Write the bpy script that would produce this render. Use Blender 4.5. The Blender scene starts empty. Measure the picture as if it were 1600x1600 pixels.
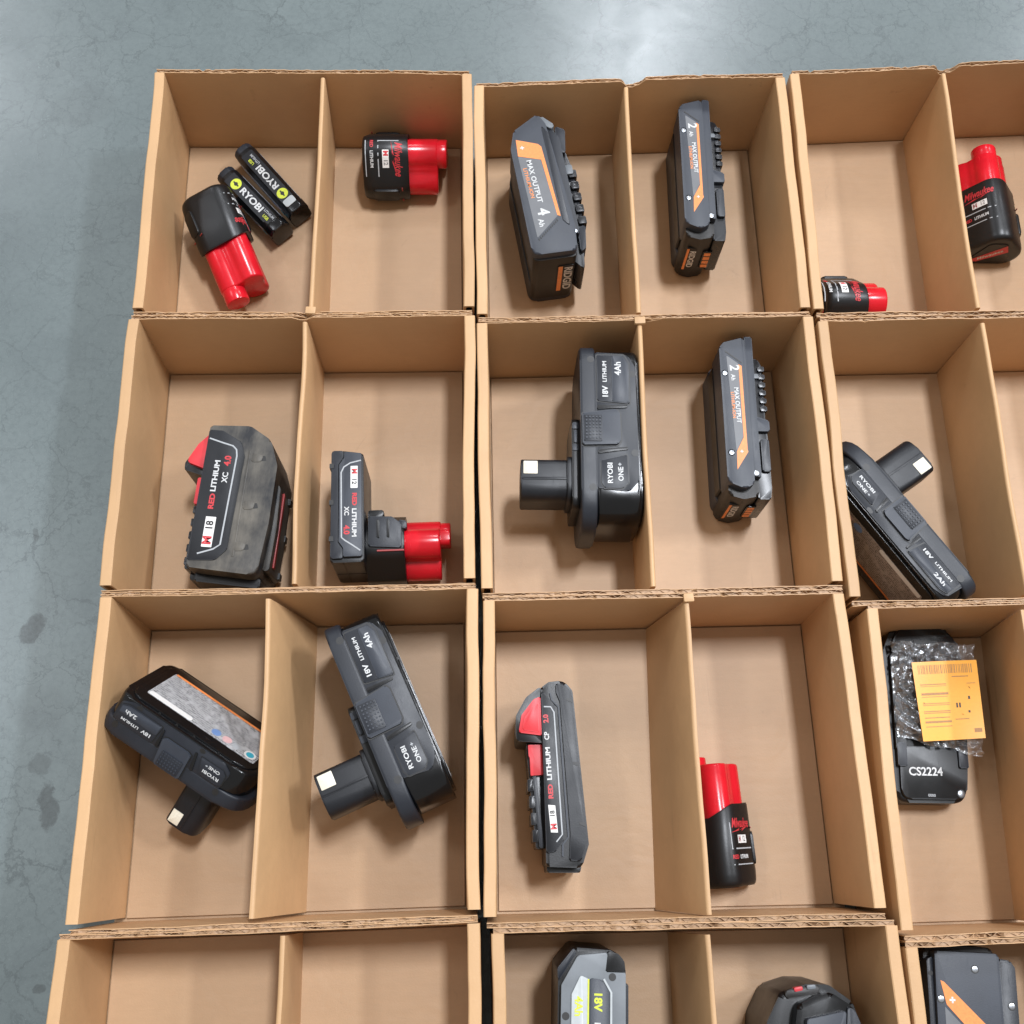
import bpy, bmesh, math, random
from mathutils import Matrix, Vector, noise

random.seed(7)
scene = bpy.context.scene
COL = scene.collection
R = math.radians

# ------------------------------------------------------------------ camera
CAM_H = 0.6624
cam_d = bpy.data.cameras.new('camera')
cam_d.sensor_width = 36.0
cam_d.lens = 36.0 * 1700.9 / 1600.0
cam_d.clip_start = 0.01
cam_d.clip_end = 100.0
cam = bpy.data.objects.new('camera', cam_d)
COL.objects.link(cam)
rt = Vector((0.99946123, -0.02441991, 0.02192996))
up = Vector((0.01620821, 0.94822253, 0.3171929))
fw = Vector((0.0285403, 0.31666656, -0.94810745))
m = Matrix((rt, up, -fw)).transposed().to_4x4()
m.translation = Vector((0, 0, CAM_H))
cam.matrix_world = m
scene.camera = cam

# ------------------------------------------------------------------ world, lamps, exposure
world = bpy.data.worlds.new('World')
scene.world = world
world.use_nodes = True
bg = world.node_tree.nodes['Background']
bg.inputs[0].default_value = (1.0, 0.95, 0.88, 1)
bg.inputs[1].default_value = 0.42


def lamp(x, y, z, w, l, power, col=(0.95, 0.99, 1.06)):
    d = bpy.data.lights.new('ceiling_lamp', 'AREA')
    d.shape = 'RECTANGLE'
    d.size = w
    d.size_y = l
    d.energy = power
    d.color = col
    o = bpy.data.objects.new('ceiling_lamp', d)
    COL.objects.link(o)
    o.location = (x, y, z)
    return o


# the rows of high-bay strip lamps under a 6 m warehouse ceiling
lamp(1.26, 1.55, 6.0, 0.5, 1.3, 285)
lamp(1.26, 6.05, 6.0, 0.5, 1.3, 115)
lamp(-4.15, 6.05, 6.0, 0.5, 1.3, 80)
lamp(-3.75, 1.55, 6.0, 0.5, 1.3, 50)
lamp(5.2, 1.55, 6.0, 0.5, 1.3, 290)
lamp(5.2, 6.05, 6.0, 0.5, 1.3, 110)

vs = scene.view_settings
vs.view_transform = 'Standard'
vs.look = 'None'
vs.gamma = 1.0
vs.use_curve_mapping = False
vs.exposure = 0.18
scene.render.engine = 'CYCLES'
scene.cycles.max_bounces = 8
scene.cycles.transparent_max_bounces = 12

# ------------------------------------------------------------------ materials
MATS = {}


def node_mat(name):
    mt = bpy.data.materials.new(name)
    mt.use_nodes = True
    nt = mt.node_tree
    b = nt.nodes['Principled BSDF']
    return mt, nt, b


def N(nt, t, **kw):
    n = nt.nodes.new(t)
    for k, v in kw.items():
        setattr(n, k, v)
    return n


def link(nt, a, ai, b, bi):
    nt.links.new(a.outputs[ai], b.inputs[bi])


def noise_node(nt, co, scale, detail=4, rough=0.55, dist=0.0):
    n = N(nt, 'ShaderNodeTexNoise')
    n.inputs['Scale'].default_value = scale
    n.inputs['Detail'].default_value = detail
    n.inputs['Roughness'].default_value = rough
    n.inputs['Distortion'].default_value = dist
    if co is not None:
        nt.links.new(co, n.inputs['Vector'])
    return n


def ramp(nt, src, p0, c0, p1, c1):
    r = N(nt, 'ShaderNodeValToRGB')
    r.color_ramp.elements[0].position = p0
    r.color_ramp.elements[1].position = p1
    r.color_ramp.elements[0].color = (*c0, 1) if len(c0) == 3 else c0
    r.color_ramp.elements[1].color = (*c1, 1) if len(c1) == 3 else c1
    nt.links.new(src, r.inputs[0])
    return r


def mixc(nt, fac, a, b, mode='MIX'):
    n = N(nt, 'ShaderNodeMix', data_type='RGBA', blend_type=mode)
    for s, v in ((0, fac), (6, a), (7, b)):
        if isinstance(v, (int, float)):
            n.inputs[s].default_value = v
        elif isinstance(v, tuple):
            n.inputs[s].default_value = (*v, 1)
        else:
            nt.links.new(v, n.inputs[s])
    return n.outputs[2]


def mathn(nt, op, a, b=None, c=None):
    n = N(nt, 'ShaderNodeMath', operation=op)
    for i, v in enumerate((a, b, c)):
        if v is None:
            continue
        if isinstance(v, (int, float)):
            n.inputs[i].default_value = v
        else:
            nt.links.new(v, n.inputs[i])
    return n.outputs[0]


def plastic(name, col, rough=0.38, grain=0.25, spec=0.42, dust=0.0, gscale=1500, dustcol=(0.30, 0.28, 0.25)):
    """moulded plastic: fine mould grain, uneven gloss, faint scuffs, optional dust"""
    mt, nt, b = node_mat(name)
    tc = N(nt, 'ShaderNodeTexCoord').outputs['Object']
    big = noise_node(nt, tc, 60, 5, 0.6)
    fine = noise_node(nt, tc, gscale, 2, 0.5)
    mp = N(nt, 'ShaderNodeMapping')
    mp.inputs['Scale'].default_value = (1.0, 0.12, 1.0)
    mp.inputs['Rotation'].default_value = (0, 0, 0.3)
    nt.links.new(tc, mp.inputs[0])
    scr = noise_node(nt, mp.outputs[0], 420, 6, 0.75)
    scrm = ramp(nt, scr.outputs[0], 0.60, (0, 0, 0), 0.72, (1, 1, 1))
    c = mixc(nt, ramp(nt, big.outputs[0], 0.35, (0, 0, 0), 0.7, (1, 1, 1)).outputs[0],
             tuple(v * 0.88 for v in col), tuple(min(1, v * 1.12) for v in col))
    lite = tuple(min(1, v * 1.3 + 0.012) for v in col)
    c = mixc(nt, mathn(nt, 'MULTIPLY', scrm.outputs[0], 0.35), c, lite)
    if dust > 0:
        mp2 = N(nt, 'ShaderNodeMapping')
        mp2.inputs['Scale'].default_value = (1.0, 0.22, 0.7)
        nt.links.new(tc, mp2.inputs[0])
        dn = noise_node(nt, mp2.outputs[0], 70, 9, 0.72, 0.3)
        d3 = noise_node(nt, tc, 34, 4, 0.6)
        dsum = mathn(nt, 'MULTIPLY_ADD', d3.outputs[0], 0.6, mathn(nt, 'MULTIPLY', dn.outputs[0], 0.6))
        dm = ramp(nt, dsum, 0.46, (0, 0, 0), 0.74, (1, 1, 1))
        c = mixc(nt, mathn(nt, 'MULTIPLY', dm.outputs[0], dust), c, dustcol)
    nt.links.new(c, b.inputs['Base Color'])
    r = mathn(nt, 'MULTIPLY_ADD', big.outputs[0], 0.22, rough - 0.11)
    r = mathn(nt, 'MULTIPLY_ADD', scrm.outputs[0], 0.12, r)
    nt.links.new(r, b.inputs['Roughness'])
    b.inputs['Specular IOR Level'].default_value = spec
    if grain > 0:
        bp = N(nt, 'ShaderNodeBump')
        bp.inputs['Strength'].default_value = grain
        bp.inputs['Distance'].default_value = 0.00012
        link(nt, fine, 0, bp, 'Height')
        link(nt, bp, 0, b, 'Normal')
    MATS[name] = mt
    return mt


def ink(name, col, rough=0.45, wear=0.25):
    mt, nt, b = node_mat(name)
    tc = N(nt, 'ShaderNodeTexCoord').outputs['Object']
    n = noise_node(nt, tc, 700, 5, 0.7)
    c = mixc(nt, ramp(nt, n.outputs[0], 0.35, (0, 0, 0), 0.75, (1, 1, 1)).outputs[0], col,
             tuple(v * (1 - wear) for v in col))
    nt.links.new(c, b.inputs['Base Color'])
    b.inputs['Roughness'].default_value = rough
    MATS[name] = mt
    return mt


def kraft(name, base, stripe=0.5, axis='X'):
    """corrugated kraft board: fibres, blotches, faint show-through of the flutes"""
    mt, nt, b = node_mat(name)
    tc = N(nt, 'ShaderNodeTexCoord').outputs['Object']
    oi = N(nt, 'ShaderNodeObjectInfo')
    add = N(nt, 'ShaderNodeVectorMath', operation='ADD')
    sc = N(nt, 'ShaderNodeVectorMath', operation='SCALE')
    cmb = N(nt, 'ShaderNodeCombineXYZ')
    for i in range(3):
        nt.links.new(oi.outputs['Random'], cmb.inputs[i])
    nt.links.new(cmb.outputs[0], sc.inputs[0])
    sc.inputs['Scale'].default_value = 7.0
    nt.links.new(tc, add.inputs[0])
    nt.links.new(sc.outputs[0], add.inputs[1])
    v = add.outputs[0]
    blot = noise_node(nt, v, 14, 5, 0.6)
    fib = noise_node(nt, v, 900, 4, 0.7)
    mp = N(nt, 'ShaderNodeMapping')
    mp.inputs['Scale'].default_value = (0.18, 1, 1) if axis == 'X' else (1, 0.18, 0.18)
    nt.links.new(v, mp.inputs[0])
    lng = noise_node(nt, mp.outputs[0], 650, 5, 0.7)
    wv = N(nt, 'ShaderNodeTexWave', wave_type='BANDS', bands_direction='Y' if axis == 'X' else 'X')
    wv.inputs['Scale'].default_value = 48
    wv.inputs['Distortion'].default_value = 0.6
    wv.inputs['Detail'].default_value = 2
    nt.links.new(tc, wv.inputs['Vector'])
    dark = tuple(x * 0.82 for x in base)
    lite = tuple(min(1, x * 1.10) for x in base)
    c = mixc(nt, ramp(nt, blot.outputs[0], 0.3, (0, 0, 0), 0.72, (1, 1, 1)).outputs[0], tuple(x * 0.93 for x in base), lite)
    c = mixc(nt, mathn(nt, 'MULTIPLY', ramp(nt, lng.outputs[0], 0.42, (0, 0, 0), 0.75, (1, 1, 1)).outputs[0], 0.22), c, dark)
    c = mixc(nt, mathn(nt, 'MULTIPLY', wv.outputs['Fac'], 0.10 * stripe), c, dark)
    spk = ramp(nt, fib.outputs[0], 0.68, (0, 0, 0), 0.78, (1, 1, 1))
    c = mixc(nt, mathn(nt, 'MULTIPLY', spk.outputs[0], 0.35), c, tuple(x * 0.55 for x in base))
    # panel to panel tone, handling marks
    tone = mathn(nt, 'MULTIPLY_ADD', oi.outputs['Random'], 0.16, 0.92)
    hsv = N(nt, 'ShaderNodeHueSaturation')
    nt.links.new(tone, hsv.inputs['Value'])
    nt.links.new(c, hsv.inputs['Color'])
    c = hsv.outputs[0]
    mpk = N(nt, 'ShaderNodeMapping')
    mpk.inputs['Rotation'].default_value = (0.3, 0.2, 0.9)
    mpk.inputs['Scale'].default_value = (1, 0.05, 1)
    nt.links.new(v, mpk.inputs[0])
    sk = noise_node(nt, mpk.outputs[0], 120, 3, 0.6)
    skb = noise_node(nt, v, 20, 3, 0.6)
    skm = mathn(nt, 'MULTIPLY', ramp(nt, sk.outputs[0], 0.66, (0, 0, 0), 0.70, (1, 1, 1)).outputs[0], ramp(nt, skb.outputs[0], 0.52, (0, 0, 0), 0.62, (1, 1, 1)).outputs[0])
    c = mixc(nt, mathn(nt, 'MULTIPLY', skm, 0.30), c, tuple(x * 0.6 for x in base))
    st = noise_node(nt, v, 9, 4, 0.55, 0.4)
    c = mixc(nt, mathn(nt, 'MULTIPLY', ramp(nt, st.outputs[0], 0.58, (0, 0, 0), 0.70, (1, 1, 1)).outputs[0], 0.20), c, tuple(x * 0.72 for x in base))
    # scuffs
    sn = noise_node(nt, v, 38, 7, 0.75, 1.2)
    sm = ramp(nt, sn.outputs[0], 0.64, (0, 0, 0), 0.72, (1, 1, 1))
    c = mixc(nt, mathn(nt, 'MULTIPLY', sm.outputs[0], 0.28), c, tuple(x * 0.62 for x in base))
    nt.links.new(c, b.inputs['Base Color'])
    b.inputs['Roughness'].default_value = 0.50
    b.inputs['Specular IOR Level'].default_value = 0.45
    dent = noise_node(nt, v, 26, 3, 0.5, 0.8)
    hsum = mathn(nt, 'MULTIPLY_ADD', wv.outputs['Fac'], 0.5 * stripe, fib.outputs[0])
    hsum = mathn(nt, 'MULTIPLY_ADD', dent.outputs[0], 7.0, hsum)
    bp = N(nt, 'ShaderNodeBump')
    bp.inputs['Strength'].default_value = 0.35
    bp.inputs['Distance'].default_value = 0.00025
    nt.links.new(hsum, bp.inputs['Height'])
    link(nt, bp, 0, b, 'Normal')
    MATS[name] = mt
    return mt


KRAFT = (0.49, 0.312, 0.172)
kraft('kraft_base', (0.46, 0.298, 0.172), 0.45, 'X')
kraft('kraft_wall', (0.52, 0.312, 0.158), 0.25, 'X')
kraft('kraft_side', (0.545, 0.336, 0.170), 0.25, 'Y')
kraft('kraft_core', (0.40, 0.25, 0.14), 0.0, 'X')

plastic('black', (0.0055, 0.006, 0.007), 0.36, 0.2)
plastic('black_gloss', (0.004, 0.0045, 0.0055), 0.2, 0.05)
plastic('black_dusty', (0.010, 0.0115, 0.015), 0.5, 0.3, dust=0.85, dustcol=(0.16, 0.145, 0.12))
plastic('brown_black', (0.010, 0.0085, 0.0075), 0.45, 0.2)
plastic('charcoal', (0.016, 0.019, 0.026), 0.42, 0.35)
plastic('charcoal_dark', (0.0075, 0.009, 0.0125), 0.42, 0.3)
plastic('slate', (0.034, 0.040, 0.053), 0.45, 0.35)
plastic('grey_plate', (0.14, 0.145, 0.155), 0.42, 0.1)
plastic('light_grey', (0.15, 0.165, 0.18), 0.4, 0.1)
plastic('silver_panel', (0.44, 0.47, 0.48), 0.38, 0.05)
plastic('red', (0.60, 0.009, 0.020), 0.22, 0.06)
plastic('red_matt', (0.60, 0.035, 0.045), 0.42, 0.15)
plastic('rail', (0.012, 0.013, 0.016), 0.28, 0.05)
ink('white_ink', (0.66, 0.67, 0.67), wear=0.4)
ink('grey_ink', (0.42, 0.44, 0.46))
ink('red_ink', (0.58, 0.035, 0.045))
ink('dark_red_ink', (0.32, 0.025, 0.025))
ink('orange_ink', (0.86, 0.27, 0.065))
ink('lime_ink', (0.62, 0.70, 0.05))
ink('black_ink', (0.015, 0.015, 0.015))
ink('badge_white', (0.78, 0.77, 0.75), wear=0.12)
ink('teal_ink', (0.05, 0.42, 0.55))
ink('pink_ink', (0.72, 0.45, 0.45))
ink('blue_ink', (0.16, 0.28, 0.55))
ink('contact', (0.80, 0.74, 0.60), 0.3, 0.15)
ink('tag_orange', (0.90, 0.40, 0.035), 0.35, 0.10)
ink('tag_line', (0.42, 0.20, 0.06), 0.5)


def steel():
    mt, nt, b = node_mat('steel')
    b.inputs['Base Color'].default_value = (0.36, 0.38, 0.41, 1)
    b.inputs['Metallic'].default_value = 1.0
    b.inputs['Roughness'].default_value = 0.28
    tc = N(nt, 'ShaderNodeTexCoord').outputs['Object']
    n = noise_node(nt, tc, 900, 3)
    nt.links.new(mathn(nt, 'MULTIPLY_ADD', n.outputs[0], 0.3, 0.18), b.inputs['Roughness'])
    MATS['steel'] = mt


steel()


def fine_print(name, paper, inkc, sx=900, sy=420):
    """warning sticker full of print too small to read"""
    mt, nt, b = node_mat(name)
    tc = N(nt, 'ShaderNodeTexCoord').outputs['Object']
    mp = N(nt, 'ShaderNodeMapping')
    mp.inputs['Scale'].default_value = (sy, sx, sx)
    nt.links.new(tc, mp.inputs[0])
    n = noise_node(nt, mp.outputs[0], 1.0, 2, 0.6)
    sepz = N(nt, 'ShaderNodeSeparateXYZ')
    nt.links.new(tc, sepz.inputs[0])
    rows = mathn(nt, 'SINE', mathn(nt, 'MULTIPLY', sepz.outputs[2], 2 * math.pi / 0.0021))
    m1 = ramp(nt, mathn(nt, 'MULTIPLY_ADD', rows, 0.09, n.outputs[0]), 0.47, (0, 0, 0), 0.55, (1, 1, 1))
    n2 = noise_node(nt, tc, 160, 2)
    m2 = ramp(nt, n2.outputs[0], 0.35, (0, 0, 0), 0.5, (1, 1, 1))
    c = mixc(nt, mathn(nt, 'MULTIPLY', m1.outputs[0], m2.outputs[0]), paper, inkc)
    nt.links.new(c, b.inputs['Base Color'])
    b.inputs['Roughness'].default_value = 0.4
    MATS[name] = mt


fine_print('sticker_grey', (0.46, 0.465, 0.475), (0.11, 0.11, 0.115), 1300, 700)
fine_print('sticker_brown', (0.36, 0.31, 0.28), (0.09, 0.075, 0.07), 1300, 700)
fine_print('sticker_blue', (0.42, 0.45, 0.50), (0.10, 0.11, 0.13))


def film():
    mt = bpy.data.materials.new('clear_film')
    mt.use_nodes = True
    nt = mt.node_tree
    nt.nodes.clear()
    out = N(nt, 'ShaderNodeOutputMaterial')
    tr = N(nt, 'ShaderNodeBsdfTransparent')
    tr.inputs[0].default_value = (0.97, 0.98, 0.99, 1)
    gl = N(nt, 'ShaderNodeBsdfGlossy')
    gl.inputs['Roughness'].default_value = 0.16
    gl.inputs[0].default_value = (0.95, 0.97, 1, 1)
    lw = N(nt, 'ShaderNodeLayerWeight')
    lw.inputs[0].default_value = 0.35
    fac = mathn(nt, 'MULTIPLY_ADD', lw.outputs['Fresnel'], 0.9, 0.14)
    mx = N(nt, 'ShaderNodeMixShader')
    nt.links.new(fac, mx.inputs[0])
    link(nt, tr, 0, mx, 1)
    link(nt, gl, 0, mx, 2)
    df = N(nt, 'ShaderNodeBsdfDiffuse')
    df.inputs[0].default_value = (0.8, 0.82, 0.84, 1)
    mx2 = N(nt, 'ShaderNodeMixShader')
    mx2.inputs[0].default_value = 0.07
    link(nt, mx, 0, mx2, 1)
    link(nt, df, 0, mx2, 2)
    link(nt, mx2, 0, out, 0)
    tc = N(nt, 'ShaderNodeTexCoord').outputs['Object']
    n = noise_node(nt, tc, 190, 4, 0.6, 1.5)
    bp = N(nt, 'ShaderNodeBump')
    bp.inputs['Strength'].default_value = 0.5
    bp.inputs['Distance'].default_value = 0.002
    link(nt, n, 0, bp, 'Height')
    link(nt, bp, 0, gl, 'Normal')
    MATS['clear_film'] = mt


film()


def concrete():
    mt, nt, b = node_mat('concrete')
    tc = N(nt, 'ShaderNodeTexCoord').outputs['Object']
    big = noise_node(nt, tc, 3.2, 6, 0.6, 0.4)
    mid = noise_node(nt, tc, 19, 8, 0.66, 0.5)
    fine = noise_node(nt, tc, 260, 6, 0.7)
    base = mixc(nt, ramp(nt, big.outputs[0], 0.32, (0, 0, 0), 0.70, (1, 1, 1)).outputs[0],
                (0.118, 0.145, 0.149), (0.163, 0.196, 0.199))
    base = mixc(nt, mathn(nt, 'MULTIPLY', ramp(nt, mid.outputs[0], 0.50, (0, 0, 0), 0.74, (1, 1, 1)).outputs[0], 0.5),
                base, (0.085, 0.106, 0.112))
    base = mixc(nt, mathn(nt, 'MULTIPLY', ramp(nt, fine.outputs[0], 0.46, (0, 0, 0), 0.70, (1, 1, 1)).outputs[0], 0.30),
                base, (0.08, 0.10, 0.105))
    # hairline craze cracks, broken up by noise
    wob = noise_node(nt, tc, 22, 6, 0.7)
    vm = N(nt, 'ShaderNodeVectorMath', operation='SCALE')
    vm.inputs['Scale'].default_value = 0.035
    nt.links.new(wob.outputs['Color'], vm.inputs[0])
    va = N(nt, 'ShaderNodeVectorMath', operation='ADD')
    nt.links.new(tc, va.inputs[0])
    nt.links.new(vm.outputs[0], va.inputs[1])
    for sc_, w, amt, seed in ((24, 0.020, 0.46, 0.0), (52, 0.032, 0.40, 3.3), (95, 0.04, 0.28, 6.1)):
        mp = N(nt, 'ShaderNodeMapping')
        mp.inputs['Location'].default_value = (seed, seed * 0.7, 0)
        nt.links.new(va.outputs[0], mp.inputs[0])
        vo = N(nt, 'ShaderNodeTexVoronoi', feature='DISTANCE_TO_EDGE')
        vo.inputs['Scale'].default_value = sc_
        nt.links.new(mp.outputs[0], vo.inputs['Vector'])
        line = ramp(nt, vo.outputs['Distance'], 0.0, (1, 1, 1), w, (0, 0, 0))
        br = noise_node(nt, tc, 9 + seed, 5, 0.7)
        brm = ramp(nt, br.outputs[0], 0.42, (0, 0, 0), 0.60, (1, 1, 1))
        base = mixc(nt, mathn(nt, 'MULTIPLY', mathn(nt, 'MULTIPLY', line.outputs[0], brm.outputs[0]), amt), base,
                    (0.048, 0.058, 0.062))
    grit = noise_node(nt, tc, 1100, 3, 0.6)
    base = mixc(nt, mathn(nt, 'MULTIPLY', ramp(nt, grit.outputs[0], 0.66, (0, 0, 0), 0.74, (1, 1, 1)).outputs[0], 0.55), base, (0.05, 0.06, 0.063))
    base = mixc(nt, mathn(nt, 'MULTIPLY', ramp(nt, grit.outputs[0], 0.30, (1, 1, 1), 0.36, (0, 0, 0)).outputs[0], 0.4), base, (0.27, 0.31, 0.32))
    # old drip stains with ragged outlines (x, y, rx, ry, amount), metres
    sep = N(nt, 'ShaderNodeSeparateXYZ')
    nt.links.new(tc, sep.inputs[0])
    rag = noise_node(nt, tc, 130, 6, 0.7)
    rag2 = noise_node(nt, tc, 420, 4, 0.7)
    for sx, sy, rx, ry, tilt, amt in STAINS:
        dx = mathn(nt, 'SUBTRACT', sep.outputs[0], sx)
        dy = mathn(nt, 'SUBTRACT', sep.outputs[1], sy)
        ca, sa = math.cos(tilt), math.sin(tilt)
        ex = mathn(nt, 'ADD', mathn(nt, 'MULTIPLY', dx, ca / rx), mathn(nt, 'MULTIPLY', dy, sa / rx))
        ey = mathn(nt, 'ADD', mathn(nt, 'MULTIPLY', dx, -sa / ry), mathn(nt, 'MULTIPLY', dy, ca / ry))
        d2 = mathn(nt, 'ADD', mathn(nt, 'MULTIPLY', ex, ex), mathn(nt, 'MULTIPLY', ey, ey))
        d2 = mathn(nt, 'ADD', d2, mathn(nt, 'MULTIPLY_ADD', rag.outputs[0], 3.0, -1.5))
        msk = ramp(nt, d2, 0.6, (1, 1, 1), 1.15, (0, 0, 0))
        tex = mathn(nt, 'MULTIPLY_ADD', rag2.outputs[0], 0.9, 0.3)
        base = mixc(nt, mathn(nt, 'MULTIPLY', mathn(nt, 'MULTIPLY', msk.outputs[0], tex), amt), base, (0.040, 0.044, 0.046))
    nt.links.new(base, b.inputs['Base Color'])
    nt.links.new(mathn(nt, 'MULTIPLY_ADD', mid.outputs[0], 0.18, 0.165), b.inputs['Roughness'])
    b.inputs['Specular IOR Level'].default_value = 0.5
    bp = N(nt, 'ShaderNodeBump')
    bp.inputs['Strength'].default_value = 0.18
    bp.inputs['Distance'].default_value = 0.0006
    link(nt, mid, 0, bp, 'Height')
    link(nt, bp, 0, b, 'Normal')
    MATS['concrete'] = mt


# x, y, rx, ry, tilt, amount
STAINS = [(-0.2763, 0.1497, 0.0065, 0.0125, -0.5, 0.75),
          (-0.2551, 0.0441, 0.0060, 0.0145, 0.15, 0.70),
          (-0.2626, 0.0688, 0.0075, 0.0070, 0.5, 0.45),
          (-0.2670, 0.1010, 0.0200, 0.0160, 0.0, 0.14),
          (-0.2810, 0.2115, 0.0022, 0.0050, 0.2, 0.6),
          (-0.2490, -0.0532, 0.0042, 0.0028, 0.2, 0.6),
          (-0.2837, 0.5375, 0.0260, 0.0200, 0.4, 0.14),
          (-0.3061, 0.5746, 0.0016, 0.0034, 0.2, 0.5)]
concrete()

# ------------------------------------------------------------------ mesh helpers (shapes in millimetres)
MM = 0.001


def fillet(pts, r, n=4):
    """round the corners of a closed outline; r is one radius or one per corner"""
    out = []
    k = len(pts)
    for i in range(k):
        rr = r[i] if isinstance(r, (list, tuple)) else r
        p = Vector(pts[i]); a = Vector(pts[i - 1]); c = Vector(pts[(i + 1) % k])
        if rr <= 0:
            out.append((p.x, p.y)); continue
        u = (a - p); v = (c - p)
        lu, lv = u.length, v.length
        u.normalize(); v.normalize()
        ang = u.angle(v)
        if ang > 3.05:
            out.append((p.x, p.y)); continue
        t = min(rr / math.tan(ang / 2), lu * 0.48, lv * 0.48)
        p0 = p + u * t; p1 = p + v * t
        for j in range(n + 1):
            s = j / n
            q = p0 * (1 - s) ** 2 + p * 2 * s * (1 - s) + p1 * s ** 2
            out.append((q.x, q.y))
    return out


def rect(x0, y0, x1, y1, r=0, n=4):
    p = [(x0, y0), (x1, y0), (x1, y1), (x0, y1)]
    return fillet(p, r, n) if r else p


def area(pts):
    return sum(pts[i - 1][0] * pts[i][1] - pts[i][0] * pts[i - 1][1] for i in range(len(pts))) / 2


AX_X = Matrix(((0, 0, 1, 0), (1, 0, 0, 0), (0, 1, 0, 0), (0, 0, 0, 1)))   # outline (y,z), extruded along x
AX_Y = Matrix(((1, 0, 0, 0), (0, 0, 1, 0), (0, 1, 0, 0), (0, 0, 0, 1)))   # outline (x,z), extruded along y


def prism(pts, z0, z1, bev=0.0, seg=2, M=None, top=(0, 0, 1.0), bev_bottom=True):
    """extrude an outline; perimeter edges get a rounded bevel; top=(dx,dy,scale) shears/tapers the top"""
    if area(pts) < 0:
        pts = pts[::-1]
    bm = bmesh.new()
    cx = sum(p[0] for p in pts) / len(pts); cy = sum(p[1] for p in pts) / len(pts)
    lo = [bm.verts.new((p[0], p[1], z0)) for p in pts]
    hi = [bm.verts.new((cx + (p[0] - cx) * top[2] + top[0], cy + (p[1] - cy) * top[2] + top[1], z1)) for p in pts]
    n = len(pts)
    bm.faces.new(lo[::-1])
    tf = bm.faces.new(hi)
    for i in range(n):
        bm.faces.new((lo[i], lo[(i + 1) % n], hi[(i + 1) % n], hi[i]))
    if bev > 0:
        es = list(tf.edges)
        if bev_bottom:
            bm.faces.ensure_lookup_table()
            es += list(bm.faces[0].edges)
        bmesh.ops.bevel(bm, geom=es, offset=bev, segments=seg, profile=0.5, affect='EDGES', clamp_overlap=True)
    if M is not None:
        bmesh.ops.transform(bm, matrix=M, verts=bm.verts)
        if M.to_3x3().determinant() < 0:
            bmesh.ops.reverse_faces(bm, faces=bm.faces)
    return bm


def cyl(x, y, z0, z1, r, n=16, bev=0.0, M=None):
    return prism([(x + r * math.cos(2 * math.pi * i / n), y + r * math.sin(2 * math.pi * i / n)) for i in range(n)], z0, z1, bev, 2, M)


def join(*bms):
    out = bmesh.new()
    for b in bms:
        t = bpy.data.meshes.new('tmp')
        b.to_mesh(t)
        b.free()
        out.from_mesh(t)
        bpy.data.meshes.remove(t)
    return out


def loft(rings, cap0=True, cap1=True):
    """rings of equal length, consecutive rings joined by quads"""
    bm = bmesh.new()
    vr = [[bm.verts.new(p) for p in r] for r in rings]
    n = len(rings[0])
    for a, b in zip(vr[:-1], vr[1:]):
        for i in range(n):
            bm.faces.new((a[i], a[(i + 1) % n], b[(i + 1) % n], b[i]))
    if cap0:
        bm.faces.new(vr[0][::-1])
    if cap1:
        bm.faces.new(vr[-1])
    bmesh.ops.recalc_face_normals(bm, faces=bm.faces)
    return bm


def path_strip(pts, w, z, h=0.12, closed=False):
    """thin raised line along a polyline (printed outline)"""
    bm = bmesh.new()
    n = len(pts)
    L, Rr = [], []
    for i in range(n):
        p = Vector(pts[i])
        a = Vector(pts[i - 1]) if (i > 0 or closed) else p
        c = Vector(pts[(i + 1) % n]) if (i < n - 1 or closed) else p
        d = (c - a).normalized()
        nn = Vector((-d.y, d.x)) * w / 2
        L.append(bm.verts.new((p.x + nn.x, p.y + nn.y, z + h)))
        Rr.append(bm.verts.new((p.x - nn.x, p.y - nn.y, z + h)))
    for i in range(n - 1 + (1 if closed else 0)):
        j = (i + 1) % n
        bm.faces.new((L[i], Rr[i], Rr[j], L[j]))
    geo = bmesh.ops.extrude_face_region(bm, geom=list(bm.faces))
    for v in geo['geom']:
        if isinstance(v, bmesh.types.BMVert):
            v.co.z -= h
    bmesh.ops.recalc_face_normals(bm, faces=bm.faces)
    return bm


def mesh_obj(name, me, mat, parent=None):
    o = bpy.data.objects.new(name, me)
    if mat is not None and not me.materials:
        me.materials.append(MATS[mat])
    COL.objects.link(o)
    if parent is not None:
        o.parent = parent
    return o


def part(name, bm, mat, parent, M=None, smooth=32, label=None):
    if M is not None:
        bmesh.ops.transform(bm, matrix=M, verts=bm.verts)
    bmesh.ops.scale(bm, vec=(MM, MM, MM), verts=bm.verts)
    me = bpy.data.meshes.new(name)
    bm.to_mesh(me)
    bm.free()
    if smooth:
        me.polygons.foreach_set('use_smooth', [True] * len(me.polygons))
        me.set_sharp_from_angle(angle=R(smooth))
    o = mesh_obj(name, me, mat, parent)
    if label:
        o['label'] = label
    return o


def thing(name, label, cat, loc=(0, 0, 0), rz=0.0, group=None):
    o = bpy.data.objects.new(name, None)
    o.empty_display_size = 0.02
    COL.objects.link(o)
    o.location = [v * MM for v in loc]
    o.rotation_euler = (0, 0, rz)
    o['label'] = label
    o['category'] = cat
    if group:
        o['group'] = group
    return o


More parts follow.
